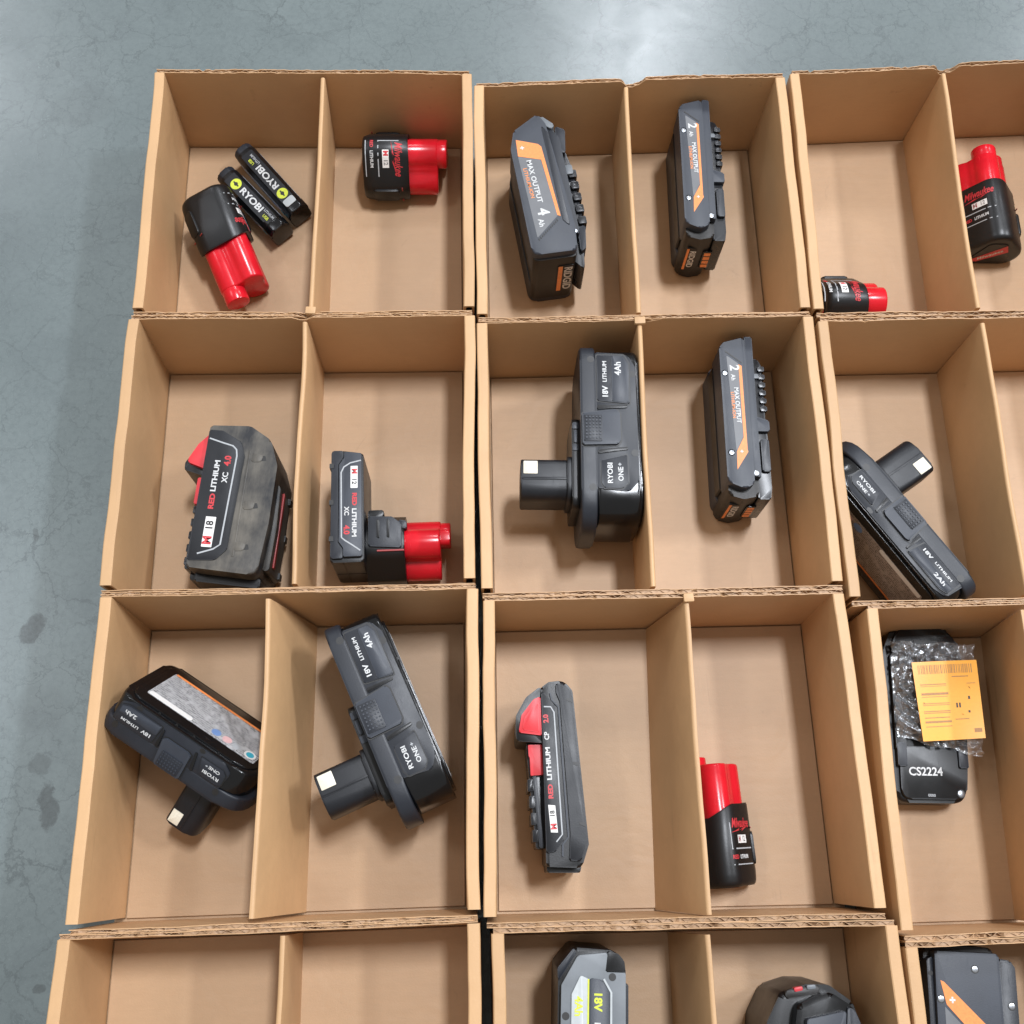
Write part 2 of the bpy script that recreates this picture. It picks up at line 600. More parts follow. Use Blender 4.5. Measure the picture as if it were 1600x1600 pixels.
def text_bm(s, size, bold=0.0, shear=0.0, sx=1.0, depth=0.06, spacing=1.0):
    cu = bpy.data.curves.new('txt', 'FONT')
    cu.body = s
    cu.size = size
    cu.extrude = depth
    cu.offset = bold
    cu.shear = shear
    cu.space_character = spacing
    cu.align_x = 'CENTER'
    cu.align_y = 'CENTER'
    cu.resolution_u = 3
    ob = bpy.data.objects.new('txt', cu)
    COL.objects.link(ob)
    dg = bpy.context.evaluated_depsgraph_get()
    me = bpy.data.meshes.new_from_object(ob.evaluated_get(dg))
    bm = bmesh.new()
    bm.from_mesh(me)
    bpy.data.meshes.remove(me)
    bpy.data.objects.remove(ob)
    bpy.data.curves.remove(cu)
    if sx != 1.0:
        bmesh.ops.scale(bm, vec=(sx, 1, 1), verts=bm.verts)
    return bm


def letters(parent, s, size, mat, x, y, z, rot=0.0, bold=0.0, M=None, sx=1.0, shear=0.0, spacing=1.0, name='lettering'):
    bm = text_bm(s, size, bold, shear, sx, 0.06, spacing)
    T = Matrix.Translation((x, y, z + 0.03)) @ Matrix.Rotation(R(rot), 4, 'Z')
    if M is not None:
        T = M @ T
    return part(name, bm, mat, parent, T, smooth=0)


def put(root, x, y, rz=0.0, tilt=0.0, roll=0.0, z=2.6, scale=1.0):
    """rest the thing on the tray floor: tilt about its own x, roll about its own y, lowest point at z"""
    rot = Matrix.Rotation(R(rz), 4, 'Z') @ Matrix.Rotation(R(tilt), 4, 'X') @ Matrix.Rotation(R(roll), 4, 'Y') @ Matrix.Diagonal((*(scale if isinstance(scale, tuple) else (scale,) * 3), 1.0))
    lo = 1e9
    stack = list(root.children)
    while stack:
        c = stack.pop()
        stack += list(c.children)
        if c.type == 'MESH':
            for v in c.data.vertices:
                lo = min(lo, (rot @ v.co).z)
    mm = rot.copy()
    mm.translation = Vector((x * MM, y * MM, z * MM - lo))
    root.matrix_world = mm


# planes for printing on the sides of a pack: columns are (text right, text up, normal)
def plane(origin, right, upv):
    r_ = Vector(right).normalized(); u_ = Vector(upv).normalized(); n_ = r_.cross(u_)
    M = Matrix((r_, u_, n_)).transposed().to_4x4()
    M.translation = Vector(origin)
    return M


# ------------------------------------------------------------------ concrete floor
bm = bmesh.new()
bmesh.ops.create_grid(bm, x_segments=8, y_segments=8, size=4.0)
me = bpy.data.meshes.new('floor')
bm.to_mesh(me)
bm.free()
fl = mesh_obj('floor', me, 'concrete')
fl['kind'] = 'structure'

# ------------------------------------------------------------------ cardboard trays
HT = 72.0


def lerp(a, b, t):
    return (a[0] + (b[0] - a[0]) * t, a[1] + (b[1] - a[1]) * t)


def side_wall(root, c, f0, f1, r0, r1, sgn, seed):
    """rolled double side wall, hollow, flat-topped; f0/f1 floor line far/near, r0/r1 rim line, sgn = outward x"""
    T = 6.6
    outer = [(0, 1.2), (0, HT - 26), (0, HT - 1.3), (0.15, HT - 0.45), (0.7, HT - 0.05), (T / 2, HT + 0.05), (T - 0.7, HT - 0.05), (T - 0.15, HT - 0.45), (T, HT - 1.3), (T, 36), (T, 0.4)]
    inner = [(1.4, 1.2), (1.4, HT - 26), (1.4, HT - 2.9), (1.6, HT - 2.0), (2.1, HT - 1.6), (T / 2, HT - 1.4), (T - 2.1, HT - 1.6), (T - 1.6, HT - 2.0), (T - 1.4, HT - 2.9), (T - 1.4, 36), (T - 1.4, 0.4)]
    ns = 22
    bm = bmesh.new()
    ro, ri = [], []
    for i in range(ns + 1):
        t = i / ns
        fp = lerp(f0, f1, t); rp = lerp(r0, r1, t)
        bow = 1.5 * noise.noise((t * 2.6, seed, 0.3)) + 0.35 * noise.noise((t * 9, seed, 4.3))
        zz = 0.5 * noise.noise((t * 4, seed, 9.1))
        for arr, prof in ((ro, outer), (ri, inner)):
            row = []
            for o, z in prof:
                k = max(0.0, min(1.0, z / HT))
                bx = fp[0] + (rp[0] - fp[0]) * k; by = fp[1] + (rp[1] - fp[1]) * k
                row.append(bm.verts.new((bx + sgn * o + bow * math.sin(k * 1.57) - c[0], by - c[1], z + zz * k)))
            arr.append(row)
    m_ = len(outer)
    for i in range(ns):
        for j in range(m_ - 1):
            bm.faces.new((ro[i][j], ro[i + 1][j], ro[i + 1][j + 1], ro[i][j + 1]))
            bm.faces.new((ri[i][j], ri[i][j + 1], ri[i + 1][j + 1], ri[i + 1][j]))
        for j in (0, m_ - 1):
            bm.faces.new((ro[i][j], ri[i][j], ri[i + 1][j], ro[i + 1][j]))
    for i in (0, ns):
        for j in range(m_ - 1):
            bm.faces.new((ro[i][j], ro[i][j + 1], ri[i][j + 1], ri[i][j]))
    bmesh.ops.recalc_face_normals(bm, faces=bm.faces)
    return part('side_wall', bm, 'kraft_side', root, smooth=28)


def end_wall(root, c, fa, fb, ra, rb, sgn, seed, notch=None, dz=(0.0, 0.0), span=6.0):
    """single sheet of corrugated board, raw edge up: two liners with the wavy medium between them.
    fa/fb floor line left/right, ra/rb rim line, sgn = outward y. notch = (position, half width, depth)"""
    TH = 2.8
    u = Vector((rb[0] - ra[0], rb[1] - ra[1]))
    Lr = u.length
    u.normalize()

    def base(s, k):
        t = s / Lr
        fp = lerp(fa, fb, t); rp = lerp(ra, rb, t)
        return fp[0] + (rp[0] - fp[0]) * k, fp[1] + (rp[1] - fp[1]) * k

    def ztop(s, ph):
        t = s / Lr
        z = HT - 0.6 + dz[0] + (dz[1] - dz[0]) * (1.0 if t > (notch[0] if notch else 0.5) else 0.0)
        z += 0.55 * noise.noise((s * 0.035, seed, ph)) + 0.55 * noise.noise((s * 0.21, seed + 5, ph * 3.1))
        fr = noise.noise((s * 0.33, seed + 11, ph * 7.7))
        if fr > 0.34:
            z -= (fr - 0.34) * 5.0
        if notch:
            d = abs(s - notch[0] * Lr)
            if d < notch[1] + 4:
                z -= notch[2] * max(0.0, min(1.0, (notch[1] + 4 - d) / 4))
        return z

    bow_a = 1.4 * noise.noise((seed, 2.2, 7.0))

    def bow(s, k, q=0.0):
        return (bow_a * math.sin(math.pi * max(0, min(1, s / Lr))) + 0.5 * noise.noise((s * 0.03, seed, 1.7)) + 0.25 * noise.noise((s * 0.12, seed, 3.7 + q))) * k * k

    bm = bmesh.new()
    ns = 96
    ss = [-span + (Lr + 2 * span) * i / ns for i in range(ns + 1)]
    for o0, o1, ph in ((0.0, 0.45, 0.0), (TH - 0.45, TH, 2.0)):
        cols = []
        for s in ss:
            zt = ztop(s, ph)
            col = []
            for z in (0.4, HT * 0.4, HT * 0.8, zt):
                k = min(1.0, z / HT)
                x, y = base(s, k)
                bo = bow(s, k, ph)
                col.append((bm.verts.new((x - c[0], y + sgn * (o0 + bo) - c[1], z)), bm.verts.new((x - c[0], y + sgn * (o1 + bo) - c[1], z))))
            cols.append(col)
        for i in range(ns):
            a, b = cols[i], cols[i + 1]
            for j in range(3):
                bm.faces.new((a[j][0], b[j][0], b[j + 1][0], a[j + 1][0]))
                bm.faces.new((a[j][1], a[j + 1][1], b[j + 1][1], b[j][1]))
            bm.faces.new((a[3][0], b[3][0], b[3][1], a[3][1]))
        for i in (0, ns):
            a = cols[i]
            for j in range(3):
                bm.faces.new((a[j][0], a[j + 1][0], a[j + 1][1], a[j][1]))
    bmesh.ops.recalc_face_normals(bm, faces=bm.faces)
    w = part('end_wall', bm, 'kraft_wall', root, smooth=30)
    # the medium
    bm = bmesh.new()
    pitch = 6.4
    nf = int((Lr + 2 * span) / pitch * 8)
    prev = None
    for i in range(nf + 1):
        s = -span + (Lr + 2 * span) * i / nf
        crush = 0.55 + 0.6 * noise.noise((s * 0.045, seed, 21))
        off = TH / 2 + (TH / 2 - 0.5) * max(0.2, min(1.0, crush + 0.35)) * math.sin(2 * math.pi * s / pitch + 1.2 * noise.noise((s * 0.08, seed, 31)))
        zt = min(ztop(s, 0.0), ztop(s, 2.0)) + 0.1 - 0.9 * abs(noise.noise((s * 0.3, seed, 12)))
        col = []
        for z in (HT - 16, zt):
            k = min(1.0, z / HT)
            x, y = base(s, k)
            bo = bow(s, k)
            col.append((bm.verts.new((x - c[0], y + sgn * (off - 0.13 + bo) - c[1], z)), bm.verts.new((x - c[0], y + sgn * (off + 0.13 + bo) - c[1], z))))
        if prev:
            bm.faces.new((prev[0][0], col[0][0], col[1][0], prev[1][0]))
            bm.faces.new((prev[0][1], prev[1][1], col[1][1], col[0][1]))
            bm.faces.new((prev[1][0], col[1][0], col[1][1], prev[1][1]))
        prev = col
    # crushed fibre packed between the liners, at uneven depth
    prev = None
    for i in range(181):
        s = -span + (Lr + 2 * span) * i / 180
        zt = min(ztop(s, 0.0), ztop(s, 2.0)) - 0.7 - 3.2 * max(0.0, noise.noise((s * 0.11, seed, 41)) + 0.12)
        x, y = base(s, 1.0)
        bo = bow(s, 1.0)
        col = [bm.verts.new((x - c[0], y + sgn * (o + bo) - c[1], zt + 0.35 * noise.noise((s * 0.9, o, seed)))) for o in (0.44, TH / 2, TH - 0.44)]
        if prev:
            bm.faces.new((prev[0], col[0], col[1], prev[1]))
            bm.faces.new((prev[1], col[1], col[2], prev[2]))
        prev = col
    bmesh.ops.recalc_face_normals(bm, faces=bm.faces)
    part('wavy_core', bm, 'kraft_core', w, smooth=40)
    return w


def divider(root, c, t0, t1, f0, f1, seed):
    TH = 3.0
    ns = 18
    prof = [(-TH / 2, 2.2), (-TH / 2, HT * 0.5), (-TH / 2, HT - 3.0), (-TH * 0.36, HT - 2.1), (0, HT - 1.8), (TH * 0.36, HT - 2.1), (TH / 2, HT - 3.0), (TH / 2, HT * 0.5), (TH / 2, 2.2)]
    rings = []
    for i in range(ns + 1):
        t = i / ns
        tp = lerp(t0, t1, t); fp = lerp(f0, f1, t)
        bo = 1.6 * noise.noise((t * 2.2, seed, 5)) + 0.25 * noise.noise((t * 8, seed, 8))
        zz = 0.5 * noise.noise((t * 5, seed, 2))
        ring = []
        for o, z in prof:
            k = z / HT
            ring.append((fp[0] + (tp[0] - fp[0]) * k + o + bo * k - c[0], fp[1] + (tp[1] - fp[1]) * k - c[1], z + zz * k))
        rings.append(ring)
    return part('divider', loft(rings), 'kraft_side', root, smooth=50)


def tray(label, rim, floor, div, seed, back_notch=None, front_notch=None, dz=(0, 0), name='cardboard_tray'):
    """rim/floor: inner corners far-left, far-right, near-right, near-left (mm); div: top far, top near, floor far, floor near"""
    FL, FR, NR, NL = rim
    fFL, fFR, fNR, fNL = floor
    c = (sum(p[0] for p in rim) / 4, sum(p[1] for p in rim) / 4)
    root = thing(name, label, 'box', (c[0], c[1], 0), group='divided cardboard trays set out in rows')
    # base board: stops a hair short of the walls, so a dark joint shows
    g = 0.7
    q = [(fNL[0] + g, fNL[1] + g), (fNR[0] - g, fNR[1] + g), (fFR[0] - g, fFR[1] - g), (fFL[0] + g, fFL[1] - g)]
    under = [(fNL[0] - 6.5, fNL[1] - 3.4), (fNR[0] + 6.5, fNR[1] - 3.4), (fFR[0] + 6.5, fFR[1] + 1.5), (fFL[0] - 6.5, fFL[1] + 1.5)]
    part('base_panel', join(prism([(p[0] - c[0], p[1] - c[1]) for p in q], 0.7, 2.4, 0.25, 1), prism([(p[0] - c[0], p[1] - c[1]) for p in under], 0.1, 0.35)), 'kraft_base', root)
    e = 1.8
    side_wall(root, c, (fFL[0], fFL[1] + e), (fNL[0], fNL[1] + 1.2), (FL[0], FL[1] + e), (NL[0], NL[1] + 1.6), -1, seed)
    side_wall(root, c, (fFR[0], fFR[1] + e), (fNR[0], fNR[1] + 1.2), (FR[0], FR[1] + e), (NR[0], NR[1] + 1.6), 1, seed + 1.7)
    b1 = 2.0
    end_wall(root, c, (fFL[0], fFL[1] + b1 - 2), (fFR[0], fFR[1] + b1 - 2), (FL[0], FL[1] + b1), (FR[0], FR[1] + b1), 1, seed + 3.1, back_notch, dz, span=5.2)
    end_wall(root, c, (fNL[0], fNL[1] - 0.9), (fNR[0], fNR[1] - 0.9), (NL[0], NL[1] - 1.0), (NR[0], NR[1] - 1.0), -1, seed + 4.9, front_notch, (0, 0), span=5.2)
    divider(root, c, *div, seed + 7.7)
    # paper lock tabs where the divider is slotted through the near and far walls
    rg = random.Random(int(seed * 10))
    for (tx, ty), sg in ((div[0], 1), (div[1], -1)):
        w = rg.uniform(4.5, 8.0)
        sk_ = rg.uniform(-1.0, 1.0)
        tp = fillet([(tx - w / 2 - c[0], ty - c[1] - 0.6 * sg), (tx + w / 2 - c[0], ty - c[1] - 0.4 * sg), (tx + w / 2 + sk_ - c[0], ty - c[1] + 4.6 * sg), (tx - w / 2 + sk_ * 0.6 - c[0], ty - c[1] + 4.2 * sg)], 0.7, 2)
        if (int(seed), sg) in ((1, -1), (51, 1), (61, 1)):
            part('lock_tab', prism(tp, HT - 2.4, HT - 0.1 + rg.uniform(-0.4, 0.6), 0.35, 2, top=(0, rg.uniform(-0.5, 0.5), 0.95)), 'kraft_side', root)
    return root


def simple_floor(rim, d=0.0):
    FL, FR, NR, NL = rim
    return [(FL[0] + d, FL[1] - 1.5), (FR[0] - d, FR[1] - 1.5), (NR[0] - d, NR[1] + 1.0), (NL[0] + d, NL[1] + 1.0)]


T11 = [(-203.0, 503.2), (-8.2, 501.0), (-8.7, 328.6), (-203.0, 329.8)]
T12 = [(-204.0, 321.8), (-8.6, 322.0), (-9.4, 157.0), (-206.0, 156.6)]
T13 = [(-205.6, 149.6), (-8.8, 150.6), (-10.3, -17.6), (-205.6, -19.6)]
T14 = [(-210.0, -27.0), (-10.2, -24.4), (-11.0, -196.0), (-211.0, -198.0)]
T21 = [(6.8, 491.5), (200.2, 497.0), (198.4, 325.2), (5.6, 323.2)]
T22 = [(6.2, 316.6), (199.0, 318.6), (197.8, 151.6), (5.4, 151.0)]
T23 = [(6.5, 143.6), (197.5, 143.9), (198.8, -22.0), (4.8, -21.3)]
T24 = [(8.0, -29.6), (203.0, -30.8), (204.0, -203.0), (8.0, -202.0)]
T31 = [(217.2, 499.6), (412.0, 508.0), (410.0, 324.6), (213.2, 324.2)]
T32 = [(215.0, 315.2), (411.0, 317.2), (408.0, 143.6), (212.6, 142.4)]
T33 = [(221.4, 135.0), (417.0, 135.6), (414.0, -32.0), (218.0, -33.0)]
T34 = [(217.8, -41.6), (413.0, -40.4), (412.0, -213.0), (217.0, -214.0)]

tray('tray with two black sticks and two red and black packs, top left corner', T11,
     [(-204.0, 499.6), (-9.6, 497.2), (-10.0, 330.0), (-204.0, 331.0)],
     [(-99.8, 502.0), (-101.2, 330.2), (-101.4, 498.0), (-102.0, 331.0)], 1.0, front_notch=(0.52, 3, 2.5))
tray('tray with a dusty black pack and an upright red-stemmed pack, second row at left', T12,
     [(-204.6, 320.6), (-10.2, 320.4), (-10.6, 158.0), (-205.4, 158.0)],
     [(-105.4, 321.8), (-104.8, 157.6), (-104.0, 320.0), (-104.6, 158.5)], 11.0, back_notch=(0.5, 2, 3))
tray('tray with a stemmed grey pack in each half, third row at left', T13,
     [(-203.2, 147.8), (-11.0, 148.6), (-12.0, -16.4), (-204.4, -18.4)],
     [(-119.4, 149.4), (-119.8, -17.6), (-102.4, 147.8), (-103.6, -16.8)], 21.0)
tray('empty tray at the bottom left of the photo', T14, simple_floor(T14),
     [(-104.0, -26.0), (-104.0, -196.0), (-105.4, -27.5), (-105.4, -195.0)], 31.0)
tray('tray with two upright grey packs with orange marks, top row at centre', T21,
     [(8.0, 488.6), (197.4, 494.0), (197.0, 327.0), (7.0, 325.0)],
     [(100.6, 493.0), (98.4, 325.4), (100.0, 489.6), (99.0, 326.5)], 41.0, back_notch=(0.512, 3.6, 5.0), dz=(-0.6, 0.8))
tray('tray with a stemmed grey pack and a slim orange-striped pack, second row at centre', T22,
     [(7.4, 315.0), (196.9, 317.6), (197.0, 153.0), (6.8, 152.6)],
     [(98.8, 317.4), (96.2, 152.4), (98.4, 315.4), (97.0, 153.4)], 51.0, back_notch=(0.515, 3.0, 2.6), dz=(-0.3, 0.6))
tray('tray with a slim black pack and a half hidden red pack, third row at centre', T23,
     [(7.2, 143.0), (198.0, 143.8), (199.2, -20.8), (5.8, -19.8)],
     [(115.6, 143.2), (113.8, -21.6), (101.8, 142.4), (96.8, -20.4)], 61.0, front_notch=(0.50, 3, 2))
tray('tray with a pale grey pack and a black pack cut by the bottom edge', T24, simple_floor(T24),
     [(112.0, -31.0), (110.0, -202.0), (103.2, -32.5), (102.0, -201.0)], 71.0)
tray('tray with two small red and black packs, top right of the photo', T31,
     [(218.6, 497.6), (410.5, 505.6), (409.0, 326.2), (214.6, 326.0)],
     [(314.6, 503.0), (309.8, 326.2), (312.8, 500.0), (310.4, 327.0)], 81.0, back_notch=(0.515, 4.0, 5.5), dz=(0.0, 1.6))
tray('tray with a stemmed grey pack leaning in it, second row at right', T32, simple_floor(T32, 0.8),
     [(310.4, 315.6), (308.6, 144.0), (310.2, 314.0), (309.4, 145.0)], 91.0)
tray('tray holding the black plate with the orange tag, third row at right', T33, simple_floor(T33, 0.8),
     [(303.4, 135.0), (299.0, -31.6), (311.0, 133.6), (304.0, -31.0)], 101.0)
tray('tray with a big grey pack with an orange slash, bottom right corner', T34, simple_floor(T34, 0.8),
     [(314.0, -41.0), (313.0, -213.0), (314.0, -42.0), (313.0, -212.0)], 111.0)


# ------------------------------------------------------------------ small shared parts
def screw(parent, x, y, z, r=1.6, M=None):
    s = part('screw', join(cyl(x, y, z - 0.4, z + 0.25, r * 0.78, 14, 0.15)), 'steel', parent, M)
    rg = part('screw_well', prism([(x + r * math.cos(i * 0.3927), y + r * math.sin(i * 0.3927)) for i in range(16)], z - 0.6, z + 0.1), 'black_ink', s, M)
    return s


def hole(parent, x, y, z, r=1.9, M=None):
    return part('screw_hole', join(cyl(x, y, z - 0.8, z + 0.10, r, 16), cyl(x, y, z - 0.2, z + 0.14, r * 0.5, 10)), 'black_ink', parent, M)


# ------------------------------------------------------------------ small three-cell packs with a red stem
CENTRES = [(-11.0, 13.0), (11.0, 13.0), (0.0, 26.5)]
CEN = (0.0, 17.0)


def cell_pack(label, cap=42.0, stem=24.0, extra=6.0, slant=4.0, slant_at=0.0, text_at=0.0, long_lobes=(0, 2), script=True, girth=1.0, group='small red and black packs'):
    """axis along +y (red stem forward), cross section in x/z"""
    root = thing('battery_pack', label, 'battery', group=group)
    NN = 56

    def lobes(r, inner):
        out = []
        for i in range(NN):
            a = 2 * math.pi * i / NN
            d = Vector((math.cos(a), math.sin(a)))
            k = max(range(3), key=lambda q: d.x * CENTRES[q][0] + d.y * CENTRES[q][1])
            best = inner
            for cx, cz in CENTRES:
                o = Vector((CEN[0] - cx, CEN[1] - cz))
                b_ = o.dot(d); cc = o.length_squared - r * r
                disc = b_ * b_ - cc
                if disc >= 0:
                    best = max(best, -b_ + math.sqrt(disc))
            out.append((CEN[0] + d.x * best, CEN[1] + d.y * best))
        return out

    def hull(r):
        """support-function hull of the three circles"""
        out = []
        for i in range(NN):
            a = 2 * math.pi * i / NN
            d = Vector((math.cos(a), math.sin(a)))
            k = max(range(3), key=lambda q: d.x * CENTRES[q][0] + d.y * CENTRES[q][1])
            out.append((CENTRES[k][0] + d.x * r, CENTRES[k][1] + d.y * r))
        return out

    H0 = hull(13.0)

    def sect(sc, y, f=None):
        return [(CEN[0] + (p[0] - CEN[0]) * sc, y if f is None else f(i), CEN[1] + (p[1] - CEN[1]) * sc) for i, p in enumerate(H0)]

    edge = lambda i: cap + slant * math.cos(2 * math.pi * i / NN - slant_at)
    rings = [sect(0.80, 0.0), sect(0.90, 0.15), sect(0.955, 1.2), sect(0.985, 3.0), sect(1.0, 7.0), sect(1.0, cap * 0.45), sect(0.995, 0, lambda i: edge(i) - 1.0), sect(0.97, 0, edge), sect(0.86, 0, edge), sect(0.84, 0, lambda i: edge(i) - 8)]
    shell = part('cap_shell', loft(rings, True, False), 'black', root, smooth=40)
    # red stem: three lobes, the longer ones stepped out at the tip
    L0 = lobes(9.8, 14.2)

    def lsect(sc, y):
        return [(CEN[0] + (p[0] - CEN[0]) * sc, y, CEN[1] + (p[1] - CEN[1]) * sc) for p in L0]
    y1 = cap + stem
    st = loft([lsect(1.0, cap - 10), lsect(1.0, y1 - 1.2), lsect(0.97, y1 - 0.3), lsect(0.92, y1)], True, True)
    stem_o = part('stem', st, 'red', root, smooth=45)
    nub = []
    for k in long_lobes:
        nub.append(cyl(CENTRES[k][0], CENTRES[k][1], y1 - 2, y1 + extra, 9.3, 22, 0.8, AX_Y))
    if len(long_lobes) == 2:
        a, b = CENTRES[long_lobes[0]], CENTRES[long_lobes[1]]
        d = Vector((b[0] - a[0], b[1] - a[1])).normalized(); nn = Vector((-d.y, d.x)) * 5.5
        nub.append(prism([(a[0] + nn.x, a[1] + nn.y), (b[0] + nn.x, b[1] + nn.y), (b[0] - nn.x, b[1] - nn.y), (a[0] - nn.x, a[1] - nn.y)], y1 - 2, y1 + extra - 0.3, 0.5, 2, AX_Y))
    part('stem_tip', join(*nub), 'red', stem_o, smooth=40)
    # side latches with ribs
    for sg in (-1, 1):
        M = plane((sg * 23.1, cap * 0.5, 13.0), (0, -sg, 0), (0, 0, 1))
        lt = part('latch', prism(rect(-9, -5, 9, 6, 2.5), -1.2, 1.1, 0.7), 'black', root, M)
        part('latch_ribs', join(*[prism(rect(-7 + q * 3.4, -3.6, -5.4 + q * 3.4, 4.4, 0.7), 0.9, 1.6, 0.3) for q in range(4)]), 'black', lt, M)
        part('red_line', prism(rect(-11.4, -7, -10.6, 8), 0.0, 0.35), 'dark_red_ink', lt, M)
    # end badge: red band across a dark plate
    ME = plane((0, 0.0, 17.0), (1, 0, 0), (0, 0, 1))
    pl = part('end_plate', prism(fillet([(-17, -11), (17, -11), (7, 13), (-7, 13)], 5), -0.2, 0.5, 0.3), 'brown_black', root, ME)
    part('end_band', prism([(-16.5, -10.5), (-9, -11), (11, 2.5), (7, 11)], 0.5, 0.62), 'red_ink', pl, ME)
    letters(pl, 'Milwaukee', 4.6, 'white_ink', -2, -1.6, 0.66, 38, 0.05, ME, shear=0.3)

    # print wrapped round the shell: x runs round the shell, y along the pack
    per = [0.0]
    for i in range(NN):
        a, b = H0[i], H0[(i + 1) % NN]
        per.append(per[-1] + math.hypot(b[0] - a[0], b[1] - a[1]))
    top_i = NN // 4

    def on_shell(s, off):
        s = (per[top_i] - s) % per[-1]          # + s runs from the crown towards +x
        for i in range(NN):
            if per[i] <= s <= per[i + 1]:
                t = (s - per[i]) / max(1e-6, per[i + 1] - per[i])
                a, b = H0[i], H0[(i + 1) % NN]
                p = Vector((a[0] + (b[0] - a[0]) * t, a[1] + (b[1] - a[1]) * t))
                nrm = Vector((b[1] - a[1], -(b[0] - a[0]))).normalized()
                return p + nrm * off
        return Vector(H0[0])

    def wrap(bm, s0, y0, mat, nm):
        bmesh.ops.subdivide_edges(bm, edges=[e for e in bm.edges if abs(e.verts[0].co.x - e.verts[1].co.x) > 3], cuts=4)
        for v in bm.verts:
            p = on_shell(s0 + v.co.x, 0.10 + v.co.z)
            v.co = Vector((p.x, y0 + v.co.y, p.y))
        bmesh.ops.recalc_face_normals(bm, faces=bm.faces)
        return part(nm, bm, mat, shell, smooth=0)

    t0 = text_at
    if script:
        wrap(text_bm('Milwaukee', 7.4, 0.10, 0.35, 0.72, 0.08), t0 + 2, cap - 6.5, 'red_ink', 'script_mark')
        bolt = prism([(-13, -3.5), (-2, -1.2), (-4, -2.6), (12, 0.5), (1, -2.8), (3, -1.6)], -0.05, 0.08)
        wrap(bolt, t0 + 2, cap - 8.0, 'red_ink', 'bolt_mark')
    wrap(prism(rect(-6, -2.2, 6, 2.2), -0.04, 0.06), t0 + 2, cap - 15.0, 'badge_white', 'badge')
    wrap(text_bm('M', 4.4, 0.2, 0, 1, 0.06), t0 - 1.6, cap - 15.0, 'red_ink', 'lettering')
    wrap(text_bm('12', 4.0, 0.12, 0, 1, 0.06), t0 + 4.3, cap - 15.0, 'black_ink', 'lettering')
    wrap(join(prism(rect(-13, -0.35, 12, 0.35), -0.04, 0.06), prism(rect(-13, 0, -12.3, 14), -0.04, 0.06)), t0 + 2, cap - 20.0, 'grey_ink', 'outline_mark')
    wrap(text_bm('RED', 3.0, 0.08, 0, 1, 0.06), t0 - 8.4, cap - 24.5, 'red_ink', 'lettering')
    wrap(text_bm('LITHIUM', 3.0, 0.08, 0, 1, 0.06), t0 + 2.2, cap - 24.5, 'white_ink', 'lettering')
    wrap(prism(rect(-13, -0.3, 12, 0.3), -0.04, 0.06), t0 + 2, cap - 28.5, 'grey_ink', 'outline_mark')
    if girth != 1.0:
        todo = list(root.children)
        while todo:
            c_ = todo.pop()
            todo += list(c_.children)
            for v in c_.data.vertices:
                v.co.x *= girth
                v.co.z *= girth
    return root


# ------------------------------------------------------------------ slim stick cells
def stick(label, length=62.0, flip=False):
    root = thing('stick_battery', label, 'battery', group='black stick batteries')
    sec = fillet([(-7.5, 0.0), (7.5, 0.0), (7.5, 13.5), (4.2, 18.0), (-4.2, 18.0), (-7.5, 13.5)], [3, 3, 2.4, 2.4, 2.4, 2.4], 3)
    body = part('body', prism(sec, 3.0, length - 4, 0.6, 2, AX_Y), 'black', root)
    big = [(x * 1.05, 9 + (z - 9) * 1.05) for x, z in sec]
    part('end_cap', prism(big, length - 5, length + 2.5, 1.6, 3, AX_Y), 'black_gloss', root)
    tip = [(x * 0.93, 9 + (z - 9) * 0.93) for x, z in sec]
    part('contact_end', prism(tip, -1.5, 4, 0.8, 2, AX_Y), 'charcoal', root)
    part('contact', join(prism(rect(-4, -2.0, -1, -1.4), 6, 12), prism(rect(1, -2.0, 4, -1.4), 6, 12)), 'contact', root)
    # printed sleeve on the crown and a grey sticker on the flank
    part('name_strip', prism(rect(-4.6, 6, 4.6, length - 8, 0.8), 17.9, 18.12), 'charcoal_dark', root)
    for sg in (-1, 1):
        M = plane((sg * 7.5, length * 0.5, 7.0), (0, sg, 0), (0, 0, 1))
        st = part('sticker', prism(rect(-length * 0.42, -4.6, length * 0.36, 5.4, 0.6), 0.0, 0.18), 'sticker_blue', root, M)
        for dx, cn in ((-length * 0.36, 'teal_ink'), (-length * 0.28, 'pink_ink'), (-length * 0.20, 'blue_ink')):
            part('sticker_mark', cyl(-dx * sg if sg > 0 else dx, 0.5, 0.18, 0.26, 2.2, 12), cn, st, M)
    rot = -90 if not flip else 90
    dr = 1 if not flip else -1
    yc = 14 if not flip else length - 14
    lg = part('round_mark', cyl(0, yc, 18.1, 18.24, 4.0, 24), 'lime_ink', root)
    part('round_mark_core', join(cyl(0, yc, 18.2, 18.32, 1.5, 6), prism(rect(-0.5, yc - 2.6, 0.5, yc + 2.6), 18.2, 18.31)), 'black_ink', lg)
    letters(root, 'RYOBI', 6.4, 'white_ink', 0, yc + dr * 17.0, 18.12, rot + 180, 0.18, sx=1.25)
    letters(root, 'USB', 3.0, 'lime_ink', 1.4, yc + dr * 34.0, 18.12, rot + 180, 0.05)
    letters(root, 'LITHIUM', 2.6, 'grey_ink', -1.9, yc + dr * 34.0, 18.12, rot + 180, 0.05)
    if flip:
        part('gauge', prism(rect(-4.2, length - 8.5, 4.2, length - 2.8, 1.4), 18.2, 18.9, 0.2), 'silver_panel', root)
    return root


